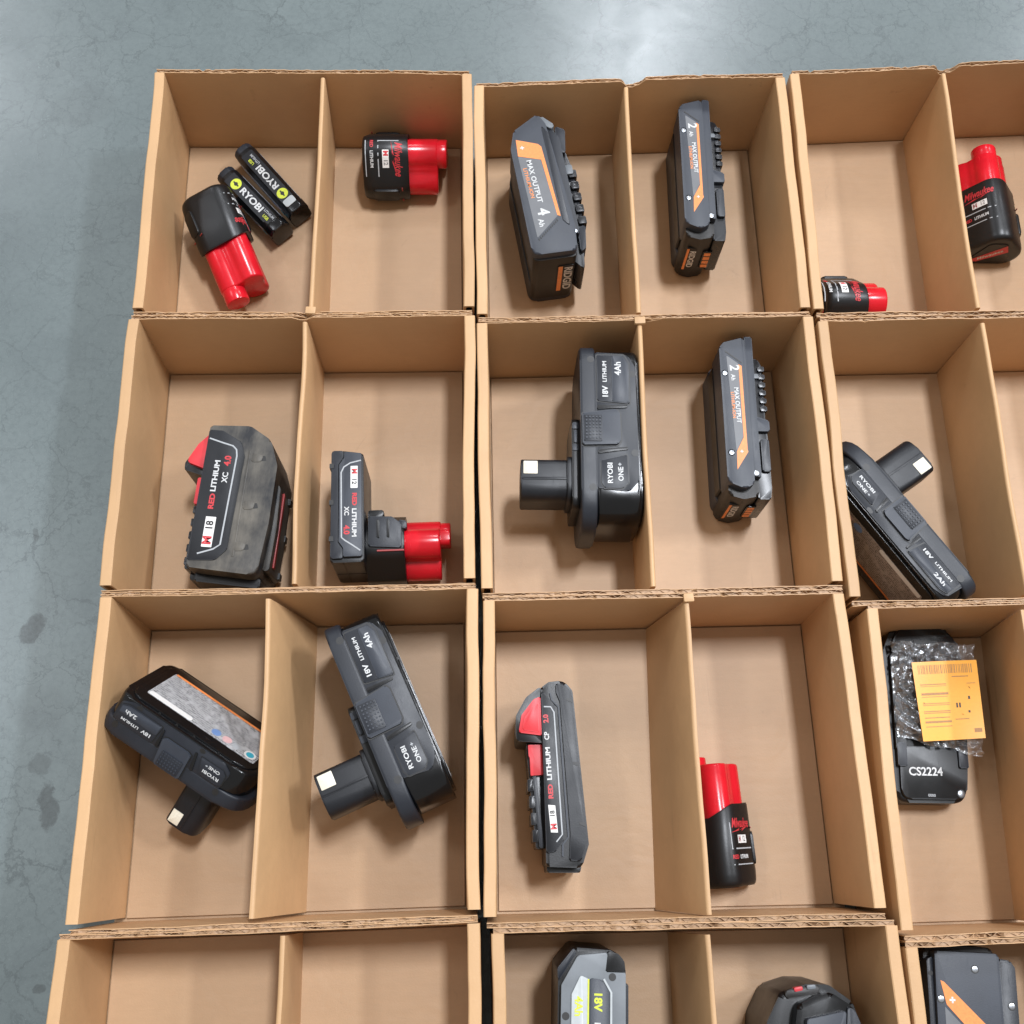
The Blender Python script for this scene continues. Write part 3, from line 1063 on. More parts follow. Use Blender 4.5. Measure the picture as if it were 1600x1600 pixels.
# ------------------------------------------------------------------ grey packs with orange stripe
def ridge_pack_large(label):
    """broad pack lying on its side: base at x=0, tool rail at the right"""
    root = thing('battery_pack', label, 'battery', group='grey packs with orange stripes')
    Z = 60.0
    core = fillet([(0.8, -6), (29, -6), (30, 14), (31, 92), (21, 98), (3.5, 87), (0, 74)], [4, 3, 2, 2, 2, 3, 6])
    part('core', prism(core, 6, Z - 6, 1.0), 'brown_black', root)
    sh = fillet([(0, -5), (29, -5), (30.5, 14), (25, 92), (21, 100.5), (3, 89), (-1, 75)], [6, 4, 3, 2, 2, 3, 8])
    top = part('side_shell', prism(sh, Z - 24, Z, 3.4, 4), 'slate', root)
    part('side_shell', prism(sh, 0, 22, 3.4, 4), 'slate', root)
    # stepped ridges beside the rail
    part('ridge', prism(fillet([(23.5, 18), (27.5, 12), (25.6, 84), (21.8, 92)], 1.0), Z - 2, Z + 0.5, 0.5), 'charcoal', top)
    part('ridge', prism(fillet([(28, 14), (33.5, 8), (33.0, 84), (26, 96)], 1.4), Z - 16, Z - 5, 1.0), 'charcoal', root)
    part('end_cap', prism(fillet([(20.5, 97), (29, 90), (31.5, 93), (23.5, 101.5)], 1.4), Z - 18, Z - 3.5, 1.0), 'light_grey', root)
    # label
    lab = part('label_panel', prism(fillet([(2.8, 69), (17.2, 64.6), (20.8, 21.5), (5.2, 7.0)], 0.6), Z - 0.4, Z + 0.12), 'grey_plate', top)
    part('orange_block', prism([(3.5, 82), (17.6, 76.8), (17.6, 64.6), (2.9, 69.2)], Z - 0.4, Z + 0.15), 'orange_ink', top)
    part('orange_stripe', prism([(17.2, 77.0), (19.2, 74.6), (22.6, 20.8), (20.6, 21.8), (17.4, 65)], Z - 0.4, Z + 0.18), 'orange_ink', top)
    part('hatch', join(*[prism([(5.6 + q * 1.25, 6.2 + q * 1.13), (6.2 + q * 1.25, 6.7 + q * 1.13), (6.6 + q * 1.25, 5.2 + q * 1.13), (6.0 + q * 1.25, 4.7 + q * 1.13)], Z - 0.2, Z + 0.25) for q in range(12)]), 'black_ink', top)
    letters(lab, 'MAX OUTPUT', 4.6, 'white_ink', 10.2, 49, Z + 0.12, -86, 0.10, sx=1.12)
    letters(lab, 'LITHIUM-ION', 3.4, 'orange_ink', 6.4, 48, Z + 0.12, -86, 0.04, sx=1.15)
    letters(lab, '4', 10.5, 'white_ink', 11.8, 25.5, Z + 0.12, -86, 0.28)
    letters(lab, 'Ah', 5.0, 'white_ink', 9.4, 17.5, Z + 0.12, -86, 0.10)
    letters(top, '+', 5, 'white_ink', 6.6, 75, Z + 0.15, 0, 0.2)
    for x, y in ((1.8, 66.5), (3.2, 16.5)):
        screw(root, x + 0.6, y, Z - 0.9, 2.0)
    screw(root, 31.0, 12.0, Z - 5.0, 1.8)
    # tool rail: black, notched, with terminal slots and latch tongue
    rail = part('rail', prism(fillet([(29, -4), (34, -11), (36, 4), (39.5, 16), (39.5, 66), (35, 94), (30, 92)], 1.5), 16, 44, 1.0), 'rail', root)
    part('rail_tooth', join(*[prism(rect(36, 22 + q * 9, 41.2, 27.5 + q * 9, 0.6), 20, 46.5, 0.5) for q in range(5)]), 'rail', rail)
    part('latch_tongue', prism(fillet([(31.5, 78), (36, 74), (39, 93), (32.5, 97)], 1.2), 22, 50, 1.0), 'charcoal', rail)
    part('latch_tongue', prism(fillet([(33, 0), (37, 3), (39.6, 20), (34, 18)], 1.2), 22, 48, 1.0), 'charcoal', rail)
    part('clip', prism(rect(34, 60, 39, 67, 0.8), 42, 47.5, 0.5), 'light_grey', rail)
    # near end: plaque
    MP = plane((0, -6.0, 0), (1, 0, 0), (0, 0, 1))
    pq = part('end_plaque', prism(rect(17.0, 14, 27.5, 45, 0.8), -0.5, 0.6, 0.3), 'brown_black', root, MP)
    part('plaque_stripe', prism(rect(17.4, 14.6, 20.2, 44.4), 0.6, 0.75), 'orange_ink', pq, MP)
    letters(pq, 'RIDGID', 7.4, 'white_ink', 23.8, 29.5, 0.62, -90, 0.18, MP, sx=1.12)
    return root


def ridge_pack_slim(label, big_tip=False):
    root = thing('battery_pack', label, 'battery', group='grey packs with orange stripes')
    Z = 55.0
    core = fillet([(1.5, -5.5), (10.5, -8.0), (20, -6), (20.5, 92), (5, 92), (0.8, 86)], [4, 4, 3, 2, 2, 3])
    part('core', prism(core, 2, Z - 6, 2.0, 3), 'brown_black', root)
    sh = fillet([(0, 1), (10.5, -3.5), (16.2, 0), (15.8, 96.6), (3, 93), (0, 89.5)], [5, 5, 3, 1.5, 2, 2])
    top = part('side_shell', prism(sh, Z - 22, Z, 2.4, 4), 'slate', root)
    part('side_shell', prism(sh, 0, 18, 2.4, 4), 'slate', root)
    part('spine', prism(fillet([(15.8, 6), (20.6, 4), (21.0, 97), (16.2, 97.4)], 0.8), Z - 20, Z - 1.0, 0.8), 'slate', root)
    part('spine_cap', prism(rect(16.4, 96.6, 20.8, 98.0, 0.4), Z - 18, Z - 2.0, 0.4), 'black', root)
    lab = part('label_panel', prism(fillet([(4.2, 84), (11.2, 78.5), (11.2, 30), (6.5, 20)], 0.5), Z - 0.4, Z + 0.12), 'grey_plate', top)
    w = 1.6 if not big_tip else 1.9
    part('orange_stripe', prism([(11.3, 78), (11.3 + w, 76.8), (11.3 + w, 22), (11.3, 28)], Z - 0.4, Z + 0.16), 'orange_ink', top)
    part('orange_tip', prism([(11.6, 30), (11.6 + w, 20), (6.2, 8.5), (6.6, 20)], Z - 0.4, Z + 0.20), 'orange_ink', top)
    part('groove', prism([(3.4, 86.5), (13.4, 78.6), (13.6, 79.4), (3.8, 87.3)], Z - 0.2, Z + 0.18), 'black_ink', top)
    letters(lab, '2', 8.0, 'white_ink', 8.4, 75.5, Z + 0.12, -89, 0.22)
    letters(lab, 'Ah', 3.6, 'white_ink', 7.4, 69.0, Z + 0.12, -89, 0.08)
    letters(lab, 'MAX OUTPUT', 3.7, 'white_ink', 9.0, 50.5, Z + 0.12, -89, 0.10, sx=1.0)
    letters(lab, 'LITHIUM-ION', 2.8, 'orange_ink', 6.4, 50.5, Z + 0.12, -89, 0.04, sx=1.05)
    letters(top, '+', 3.5, 'white_ink', 9.6, 20, Z + 0.2, 0, 0.15)
    for x, y in ((2.6, 72), (3.4, 19.5)):
        screw(root, x, y, Z - 0.1, 2.1)
    screw(root, 17.6, 6.8, Z - 0.8, 2.1)
    # lower flank edge trim
    part('trim', prism(fillet([(-0.6, 4), (1.0, 3), (0.8, 84), (-0.6, 86)], 0.5), 20, 34, 0.4), 'brown_black', root)
    # rail
    rail = part('rail', prism(fillet([(20, -7), (27.5, -7), (28.5, 0), (28.5, 30), (27.8, 44), (27.4, 82), (25.5, 86), (20, 86)], 1.2), 10, 46, 1.0), 'rail', root)
    part('rail_tooth', join(*[prism(rect(25.0, 50 + q * 5.4, 29.0, 53.2 + q * 5.4, 0.5), 18, 47.5, 0.4) for q in range(6)]), 'rail', rail)
    part('rail_bridge', prism(fillet([(20.5, 36), (29.2, 36), (29.2, 43), (20.5, 46)], 1.0), 12, 49, 1.0), 'slate', rail)
    part('latch_tongue', prism(rect(23.2, 10, 28.2, 31, 1.0), 14, 48.5, 1.0), 'charcoal', rail)
    part('clip', prism(rect(21, 72, 25, 75, 0.5), 44, 48, 0.4), 'light_grey', rail)
    # near end: plaque and gauge window
    MP = plane((0, -7.0, 0), (1, 0, 0), (0, 0, 1))
    pq = part('end_plaque', prism(rect(4.0, 12, 11.0, 38, 0.6), -1.5, 0.9, 0.3), 'brown_black', root, MP)
    part('plaque_stripe', prism(rect(4.2, 12.6, 5.8, 37.4), 0.9, 1.05), 'orange_ink', pq, MP)
    letters(pq, 'RIDGID', 5.4, 'white_ink', 8.4, 25, 0.9, -90, 0.14, MP, sx=1.1)
    gw = part('gauge_window', prism(rect(15.5, 14, 21.5, 34, 0.6), -0.5, 0.8, 0.3), 'black_gloss', root, MP)
    part('gauge_bar', join(*[prism(rect(16.4, 15.2 + q * 4.6, 20.6, 18.6 + q * 4.6), 0.8, 0.95) for q in range(4)]), 'orange_ink', gw, MP)
    return root


def ridge_pack_wide(label):
    """widest of the orange-marked packs, only its far end reaches into the photo"""
    root = thing('battery_pack', label, 'battery', group='grey packs with orange stripes')
    Z = 58.0
    o = fillet([(1.5, -70), (36, -70), (36.5, 34.5), (3, 34.5)], [3, 3, 1.5, 1.5])
    part('core', prism(fillet([(-2, -72), (38, -72), (38, 37), (0, 37)], 4), 4, Z - 8, 2), 'brown_black', root)
    top = part('side_shell', prism(o, Z - 20, Z, 1.2, 3), 'slate', root)
    part('spine', prism(fillet([(36.8, -68), (45, -68), (46, 28), (43.5, 31.5), (36.8, 32)], 1.6), 12, Z - 3, 1.4), 'charcoal', root)
    part('flank', prism(fillet([(-0.5, -70), (3.2, -70), (3.4, 32), (-0.5, 30)], 1.0), 8, Z - 2.5, 1.2), 'charcoal', root)
    part('orange_slash', prism([(5.0, 20.5), (6.8, 19.8), (36, -8), (36, -20), (18, -2), (7.5, 9.0)], Z - 0.3, Z + 0.16), 'orange_ink', top)
    part('label_panel', prism([(6.5, 8.0), (17.8, -3.2), (30, -16), (30, -55), (6.5, -55)], Z - 0.3, Z + 0.12), 'grey_plate', top)
    letters(top, '+', 5.5, 'white_ink', 10.6, 11.0, Z + 0.16, 0, 0.25)
    screw(top, 23.5, 26.5, Z, 2.1)
    screw(top, 4.8, 11.5, Z, 2.1)
    screw(root, 42.5, 9.5, Z - 3.0, 2.1)
    hole(root, 1.2, 23.5, Z - 2.4, 1.2)
    return root


# ------------------------------------------------------------------ grey packs with a side stem
def stem_pack(label, depth=1.0, ah='4Ah', sticker='sticker_grey'):
    """lying on its side, stem towards -x, long axis y"""
    root = thing('battery_pack', label, 'battery', group='grey packs with a stem')
    Z = 64.0
    fo = fillet([(-6, 0), (111, 0), (111, Z), (-6, Z)], [22, 12, 12, 22], 6)      # (y,z)
    fl_ = part('flange', prism(fo, 0.0, 9.4, 1.6, 3, AX_X), 'charcoal', root)
    bo = fillet([(-1, 1), (108, 1), (108, Z - 0.6), (-1, Z - 0.6)], [18, 10, 10, 18], 6)
    body = part('body', prism(bo, 9.0, 35.0, 2.5, 3, AX_X), 'black_gloss', root)
    bb = fillet([(3, 4), (103, 4), (103, Z - 4), (3, Z - 4)], [16, 10, 10, 16], 6)
    part('base_lid', prism(bb, 34.0, 37.0, 1.0, 2, AX_X), 'black_gloss', root)
    for zt, flip in ((Z - 0.6, 1), (0.9, -1)):
        def P(nm, pts, h, mat, par, bev=0.5):
            a, b_ = (zt - 0.8, zt + h) if flip > 0 else (zt - h, zt + 0.8)
            return part(nm, prism(pts, a, b_, bev), mat, par)
        P('side_skin', fillet([(9.2, 17), (28, 15), (34.0, 22), (33.2, 95), (28.5, 103), (9.2, 104)], [1, 4, 5, 4, 4, 1]), 0.7, 'charcoal', body, 0.6)
        P('panel_gap', fillet([(9.5, 71.3), (30.1, 69.3), (30.1, 97.3), (27, 102.7), (9.5, 102.7)], 1.4), 0.85, 'black_ink', body, 0.0)
        P('panel_gap', fillet([(11.0, 32.9), (27.6, 38.5), (28.0, 20), (24.3, 16.1), (13.1, 16.1), (11.0, 19.7)], 1.4), 0.85, 'black_ink', body, 0.0)
        p1 = P('label_panel', fillet([(10, 72), (29.4, 70), (29.4, 97), (26.5, 102), (10, 102)], 1.2), 1.5, 'charcoal', body)
        P('label_step', fillet([(19, 71.4), (28.6, 70.8), (28.6, 96), (25.8, 101), (19, 101.2)], 1.0), 1.8, 'slate', p1, 0.3)
        p2 = P('label_panel', fillet([(11.6, 33.8), (27, 37.6), (27.4, 20), (24, 16.8), (13.4, 16.8), (11.6, 20)], 1.2), 1.5, 'charcoal', body)
        P('rib', fillet([(10, 66.5), (27.5, 67.6), (28.2, 69.0), (10, 69.0)], 0.5), 1.6, 'black', body, 0.4)
        P('rib', fillet([(10, 38.2), (27.5, 40.8), (27.5, 42.6), (10, 40.6)], 0.5), 1.6, 'black', body, 0.4)
        la = P('latch', fillet([(0.8, 43.2), (21.6, 43.8), (23.4, 46.5), (23.2, 63.5), (21.4, 66.0), (0.8, 63.6)], 1.2), 2.6, 'slate', root, 0.8)
        P('latch_grip', rect(1.6, 45.4, 12.4, 62.0, 0.8), 3.1, 'charcoal', la, 0.3)
        dots = [prism(rect(2.8 + i * 2.0, 47.0 + j * 2.2, 3.7 + i * 2.0, 47.9 + j * 2.2), zt if flip > 0 else zt - 3.5, zt + 3.5 if flip > 0 else zt) for i in range(5) for j in range(7)]
        P('latch_dots', rect(3, 48, 11, 60), 3.0, 'charcoal', la, 0.0).data.clear_geometry() if False else part('grip_dots', join(*dots), 'slate', la)
        P('latch_gap', fillet([(0.4, 42.4), (22.4, 43.0), (24.4, 46.2), (24.2, 63.8), (22.2, 66.8), (0.4, 64.4)], 1.4), 0.95, 'black_ink', root, 0.0)
        if flip > 0:
            t1 = zt + 1.5
            letters(p1, '18V', 4.6, 'white_ink', 15.0, 77.5, t1, 90, 0.14, sx=1.05)
            letters(p1, 'LITHIUM', 3.4, 'white_ink', 14.8, 91.0, t1, 90, 0.08, sx=1.08)
            letters(p1, ah, 5.4, 'white_ink', 22.8, 93.0, zt + 1.8, 90, 0.12)
            letters(p2, 'RYOBI', 4.2, 'white_ink', 16.8, 26.0, t1, 90, 0.10, sx=1.1)
            letters(p2, 'ONE', 4.2, 'white_ink', 23.0, 25.4, t1, 90, 0.08)
            letters(p2, '+', 3.4, 'grey_ink', 22.6, 31.4, t1, 90, 0.12)
    hole(fl_, 6.6, 99.5, Z, 2.2)
    hole(fl_, 6.6, 17.5, Z, 2.2)
    hole(body, 31.4, 90.0, Z + 0.1, 2.2)
    hole(body, 31.6, 39.0, Z + 0.1, 2.2)
    for q, yy in enumerate((20, 30, 50, 64, 78)):
        hole(body, 35.0, yy, Z - 3.0, 1.0)
    # neck and stem
    part('neck', prism(fillet([(9, 10), (66, 10), (66, Z - 10), (9, Z - 10)], 6, 4), -4.6, 0.4, 0.9, 2, AX_X), 'black', root)
    part('neck_slot', join(prism(rect(-4.2, 44, -0.6, 48, 0.4), Z - 14, Z - 9.4, 0.3), prism(rect(-4.2, 58, -0.6, 62, 0.4), Z - 14, Z - 9.4, 0.3), prism(rect(-3.4, 49, -1.4, 57, 0.4), Z - 14, Z - 9.2, 0.3)), 'slate', root)
    so = fillet([(15.5, 19), (40.5, 19), (40.5, 50), (15.5, 50)], [10, 8, 4, 9], 6)
    stem_ = part('stem', prism(so, -35.0, -3.0, 1.0, 2, AX_X), 'charcoal_dark', root)
    part('stem_ridge', prism(rect(-34.0, 26.9, -4.6, 28.5, 0.5), 48, 50.6, 0.5), 'charcoal_dark', stem_)
    part('stem_collar', prism(fillet([(14, 17), (42.5, 17), (42.5, 52), (14, 52)], [11, 9, 6, 10], 6), -7.5, -4.2, 0.8, 2, AX_X), 'charcoal_dark', stem_)
    part('contact', prism(rect(-33.4, 30.5, -25.0, 38.5, 0.4), 49.6, 50.35, 0.1), 'contact', stem_)
    # warning sticker on the base
    MB = plane((37.0, 52, 32), (0, 1, 0), (0, 0, 1))
    stk = part('sticker', prism(rect(-44, -19, 44, 19, 2), 0.0, 0.2), sticker, root, MB)
    part('sticker_band', prism(rect(-43, -19.6, 43, -17.4, 0.3), 0.1, 0.28), 'orange_ink', stk, MB)
    part('sticker_flash', prism(rect(8, 14.0, 43, 18.5, 2), 0.1, 0.28), 'badge_white', stk, MB)
    for k, (x, cn, rr) in enumerate(((-38, 'teal_ink', 4.4), (-27, 'grey_ink', 3.2), (-19, 'pink_ink', 3.6), (-10, 'blue_ink', 3.6))):
        d = part('sticker_mark', cyl(x, 12.5, 0.15, 0.3, rr, 18), cn if k else 'badge_white', stk, MB)
        if k == 0:
            part('sticker_mark_core', cyl(x, 12.5, 0.28, 0.36, 2.9, 16), cn, d, MB)
    if depth != 1.0:                      # the low-capacity kind has a shallower body
        todo = list(root.children)
        while todo:
            c_ = todo.pop()
            todo += list(c_.children)
            for v in c_.data.vertices:
                if v.co.x > 0.009:
                    v.co.x = 0.009 + (v.co.x - 0.009) * depth
    return root


def pale_pack(label):
    """pale grey pack with lime print, cut by the photo's bottom edge"""
    root = thing('battery_pack', label, 'battery', group='grey packs with a stem')
    Z = 64.0
    core = fillet([(0, -75), (33.5, -75), (34.0, 25), (32, 31.5), (26, 34.5), (8, 35.2), (-0.5, 25)], [4, 4, 3, 3, 2, 2, 2])
    part('core', prism(core, 0, Z - 5, 2.0, 3), 'black', root)
    sh = fillet([(1.0, -74), (33.4, -74), (33.6, 24.2), (23.2, 24.2), (24.4, 33.5), (9.2, 31.8), (1.0, 17.5)], [3, 3, 0.6, 0.6, 1, 2, 2])
    top = part('side_shell', prism(sh, Z - 16, Z - 1.2, 1.2, 3), 'light_grey', root)
    part('white_panel', prism(fillet([(6.2, -60), (14.4, -60), (14.4, 21.0), (10.6, 22.4), (6.2, 13.5)], [2, 0, 0, 1, 1]), Z - 1.6, Z - 0.3, 0.3), 'silver_panel', top)
    part('lime_line', prism(rect(14.2, -60, 15.0, 20.8), Z - 1.6, Z - 0.15), 'lime_ink', top)
    part('dark_panel', prism(fillet([(15.0, -60), (25.4, -60), (25.4, 14.6), (21.4, 20.6), (15.0, 21.4)], [2, 2, 2, 3, 2]), Z - 1.6, Z - 0.2, 0.3), 'slate', top)
    part('pale_edge', path_strip([(26.2, -60), (26.2, 14.8), (22.4, 21.0)], 1.0, Z - 1.3, 0.9), 'silver_panel', top)
    letters(top, '4Ah', 5.6, 'lime_ink', 9.6, 8.0, Z - 0.3, -90, 0.16)
    letters(top, '18V', 5.4, 'lime_ink', 19.4, 10.6, Z - 0.2, -90, 0.2, sx=1.05)
    letters(top, 'LITHIUM', 4.2, 'white_ink', 19.2, -7.0, Z - 0.2, -90, 0.1)
    hole(top, 26.8, 22.0, Z - 1.2, 1.9)
    hole(top, 3.4, 3.2, Z - 1.2, 1.9)
    hole(top, 1.9, 13.2, Z - 1.4, 1.1)
    part('side_rail', prism(fillet([(33.4, -60), (36, -60), (36, 18), (33.4, 19)], 0.8), 12, Z - 10, 0.8), 'charcoal', root)
    part('corner_cap', prism(fillet([(23.4, 24.6), (33.7, 24.6), (33.0, 29.5), (30, 33.0), (24.6, 34.2)], [0.6, 0.8, 2.5, 2.5, 0.8], 4), Z - 30, Z - 2.2, 1.4, 3), 'black', root)
    part('corner_cap', prism(fillet([(-0.6, 18.5), (8.4, 32.4), (7.4, 35.4), (-1.0, 25.2)], 0.8), Z - 30, Z - 4.0, 0.8), 'charcoal', root)
    return root


# ------------------------------------------------------------------ black packs with red latches
def slider_pack_broad(label):
    """dusty broad pack on its side: rail and red latch at left, base at right"""
    root = thing('battery_pack', label, 'battery', group='black packs with red latches')
    Z = 51.0
    o = fillet([(0, 0), (41, -2), (43.5, 30), (43.5, 66), (37.5, 82), (24, 90), (0, 88.5)], [2, 6, 2, 8, 9, 7, 1.5])
    body = part('body', prism(o, 0, Z, 9.0, 6), 'black_dusty', root)
    part('body_ridge', join(*[prism(fillet([(25.0 + k * 3.4, 8 + k), (26.4 + k * 3.4, 8 + k), (26.6 + k * 3.0, 74 - k * 5), (25.2 + k * 3.0, 75 - k * 5)], 0.5), Z - 4, Z + 0.25 - k * 0.55, 0.35) for k in range(3)]), 'black_dusty', body)
    # raised side skin with printed panel
    skin = part('side_skin', prism(fillet([(0, 4), (16, 5), (22, 12), (23.5, 70), (20.5, 79), (8, 85.5), (0, 85.5)], [1, 3, 3, 3, 3, 2, 1]), Z - 3, Z + 0.5, 0.6), 'charcoal_dark', root)
    part('printed_outline', path_strip([(1.0, 80.0), (9, 77.8), (15.6, 76.2), (18.0, 74.0), (18.8, 70), (18.6, 60), (17.6, 14.6), (14, 11.6), (5.2, 8.2)], 0.9, Z + 0.5, 0.14), 'grey_ink', skin)
    z = Z + 0.5
    bd = part('badge', prism(rect(6.8, 12.5, 12.8, 31, 0.3), z - 0.3, z + 0.14), 'badge_white', skin)
    letters(bd, 'M', 6.8, 'red_ink', 9.8, 16.6, z + 0.14, 90, 0.3)
    letters(bd, '18', 5.8, 'black_ink', 9.8, 25.6, z + 0.14, 90, 0.16)
    letters(skin, 'RED', 4.2, 'red_ink', 8.6, 40.5, z, 90, 0.18, sx=1.25)
    letters(skin, 'LITHIUM', 4.2, 'white_ink', 8.2, 56.5, z, 90, 0.15, sx=1.25)
    letters(skin, 'XC', 4.6, 'white_ink', 14.0, 56.0, z, 90, 0.12)
    letters(skin, '4.0', 5.2, 'red_ink', 14.0, 66.5, z, 90, 0.2)
    # bosses on the dusty flank
    for x, y in ((33.5, 70.0), (33.0, 40.0), (31.5, 14.5)):
        b_ = part('boss', prism(fillet([(x - 6, y - 3), (x, y - 2.4), (x + 1, y + 2), (x - 6, y + 3)], 1.2), Z - 4, Z + 0.35, 0.6), 'black_dusty', body)
        part('boss_slot', prism(fillet([(x - 0.5, y - 2), (x + 3.0, y - 1.4), (x + 2.0, y + 1.6), (x - 0.5, y + 1.4)], 0.5), Z - 5, Z + 0.1), 'black_ink', b_)
    # base rib, red pinstripe along the base
    part('base_rib', prism(fillet([(41, 4), (45.2, 4), (46, 30), (45, 56), (41, 60)], 1.6), 10, 40, 1.4), 'black_dusty', root)
    part('red_line', prism(rect(45.0, 8, 46.3, 55, 0.4), 29, 32.5, 0.2), 'dark_red_ink', root)
    part('base_slot', join(*[prism(rect(44.6, y, 46.6, y + 4, 0.3), 8, 14) for y in (6, 30, 54)]), 'black_ink', root)
    # rail and latches at left
    rail = part('rail', prism(fillet([(-3.6, 1), (0.6, 1), (0.6, 60), (-2.6, 58)], 0.8), 6, 42, 0.8), 'rail', root)
    part('rail_tooth', join(*[prism(rect(-5.0, 4 + q * 8, -2.6, 8.6 + q * 8, 0.4), 10, 40, 0.4) for q in range(5)]), 'rail', rail)
    part('red_slider', prism(rect(-3.6, 40.0, 0.3, 56.5, 0.6), 36, 46, 0.5), 'red_matt', rail)
    lh = part('latch_housing', prism(fillet([(0.3, 58), (-13.2, 61.5), (-13.4, 66), (-7, 78.5), (0.3, 87)], [1, 1.5, 2, 4, 1]), 6, 44, 1.0), 'black', root)
    part('latch_button', prism(fillet([(0.2, 61.8), (-11.8, 65.6), (-6.4, 77.2), (0.2, 85.2)], [0.6, 2.2, 3, 0.8]), 38, 47.5, 1.2), 'red_matt', lh)
    # near end
    part('connector_end', prism(fillet([(2, -5), (41, -6.5), (41, 0), (2, 1)], 1.5), 4, 38, 1.2), 'black', root)
    part('end_lug', prism(rect(-3.0, -2.5, 4, 6, 1.2), 8, 30, 0.8), 'black', root)
    part('end_boss', cyl(33, 20, 2.0, 9.5, 5.5, 20, 0.8, AX_Y @ Matrix.Translation((0, 0, -11.0))), 'brown_black', root)
    return root


def slider_pack_slim(label):
    root = thing('battery_pack', label, 'battery', group='black packs with red latches')
    Z = 48.0
    o = fillet([(-4.6, -5), (14.5, -6.2), (18.8, 6), (13.4, 89), (8.5, 95), (0, 94.2), (-4.6, 91)], [2, 4, 3, 4, 5, 2, 2])
    body = part('body', prism(o, 0, Z - 1.5, 2.6, 4), 'black', root)
    skin = part('side_skin', prism(fillet([(-4.4, 2), (0.6, 2.6), (5.2, 8), (3.0, 81), (0.4, 84), (-4.4, 90)], [1, 2, 2, 2, 2, 1]), Z - 4, Z + 0.2, 0.5), 'charcoal_dark', root)
    part('base_shell', prism(fillet([(7.8, -2), (14.2, -3), (17.8, 7), (12.6, 88), (8.2, 93.5), (4.0, 93), (4.0, 88), (6.0, 83), (9.0, 12)], [1, 3, 3, 4, 4, 1, 1, 2, 2]), Z - 14, Z - 0.1, 1.2, 3), 'charcoal_dark', body)
    part('ridge_line', path_strip([(0.6, 88), (1.4, 84.0), (5.0, 80.0), (7.8, 10.0), (4.6, 6.2), (4.4, 0)], 0.8, Z - 1.6, 1.2), 'slate', body)
    z = Z + 0.2
    part('printed_outline', path_strip([(-3.2, 80.2), (0.6, 80.0), (2.4, 77.0), (4.5, 11.4), (1.2, 7.6)], 0.7, z, 0.14), 'grey_ink', skin)
    bd = part('badge', prism([(-2.6, 27.0), (1.2, 26.6), (2.2, 12.4), (-1.6, 12.6)], z - 0.3, z + 0.12), 'badge_white', skin)
    letters(bd, 'M', 4.2, 'red_ink', 0.2, 15.6, z + 0.12, 92, 0.2)
    letters(bd, '18', 3.6, 'black_ink', -0.4, 22.2, z + 0.12, 92, 0.1)
    letters(skin, 'RED', 3.5, 'red_ink', -0.9, 34.0, z, 92, 0.15, sx=1.2)
    letters(skin, 'LITHIUM', 3.5, 'white_ink', -1.5, 49.0, z, 92, 0.13, sx=1.35)
    letters(skin, 'CP', 3.6, 'white_ink', -2.0, 64.0, z, 92, 0.1)
    letters(skin, '2.0', 3.8, 'red_ink', -2.2, 73.5, z, 92, 0.16)
    for x, y in ((12.6, 82.5), (14.8, 47.5), (17.0, 15.5)):
        part('slot', prism(fillet([(x - 3.2, y + 1), (x + 0.6, y - 0.6), (x + 0.6, y + 1.8), (x - 2.8, y + 2.2)], 0.3), Z - 2, Z + 0.15), 'black_ink', body)
    # latch head
    lh = part('latch_housing', prism(fillet([(-4, 60.5), (-18.6, 62.0), (-19.2, 66), (-18.8, 76), (-13, 86), (-6, 91.2), (-4, 91.4)], [0.5, 1.5, 1.5, 5, 6, 2, 0.5]), 4, Z - 3, 1.2), 'black', root)
    bt = part('latch_button', prism(fillet([(-4.8, 64.5), (-17.6, 66.4), (-15.8, 76), (-8.8, 84.6), (-4.8, 86.2)], [0.6, 1.4, 3, 3, 0.8]), Z - 9, Z - 1.2, 0.9, 3), 'red_matt', lh)
    part('button_face', prism(fillet([(-6.2, 66.2), (-15.6, 67.8), (-14.2, 74.4), (-8.8, 81.2), (-6.2, 82.0)], [0.6, 1.2, 2.4, 2.4, 0.6]), Z - 2, Z - 0.8, 0.4), 'red_matt', bt)
    rail = part('rail', prism(fillet([(-9.4, 4.5), (-4.4, 4.5), (-4.4, 61), (-13.4, 61)], 0.8), 6, 38, 0.8), 'rail', root)
    part('rail_tooth', join(*[prism(rect(-11.2 - q * 0.65, 8 + q * 9.0, -8.2 - q * 0.6, 14.4 + q * 9.0, 0.4), 12, 40, 0.4) for q in range(4)]), 'rail', rail)
    part('rail_lip', prism(fillet([(-7.6, 5), (-5.2, 5), (-8.6, 46), (-10.6, 46)], 0.5), 36, 40.5, 0.5), 'charcoal', rail)
    part('red_slider', prism(fillet([(-11.4, 43.2), (-4.6, 43.6), (-4.8, 60), (-12.4, 60), (-12.2, 54), (-11.6, 53)], 0.4), 30, 42, 0.5), 'red_matt', rail)
    part('connector_end', prism(fillet([(-4, -8), (14, -8.5), (15, -4), (-4, -4)], 1.2), 6, Z - 8, 1.2), 'black', root)
    return root


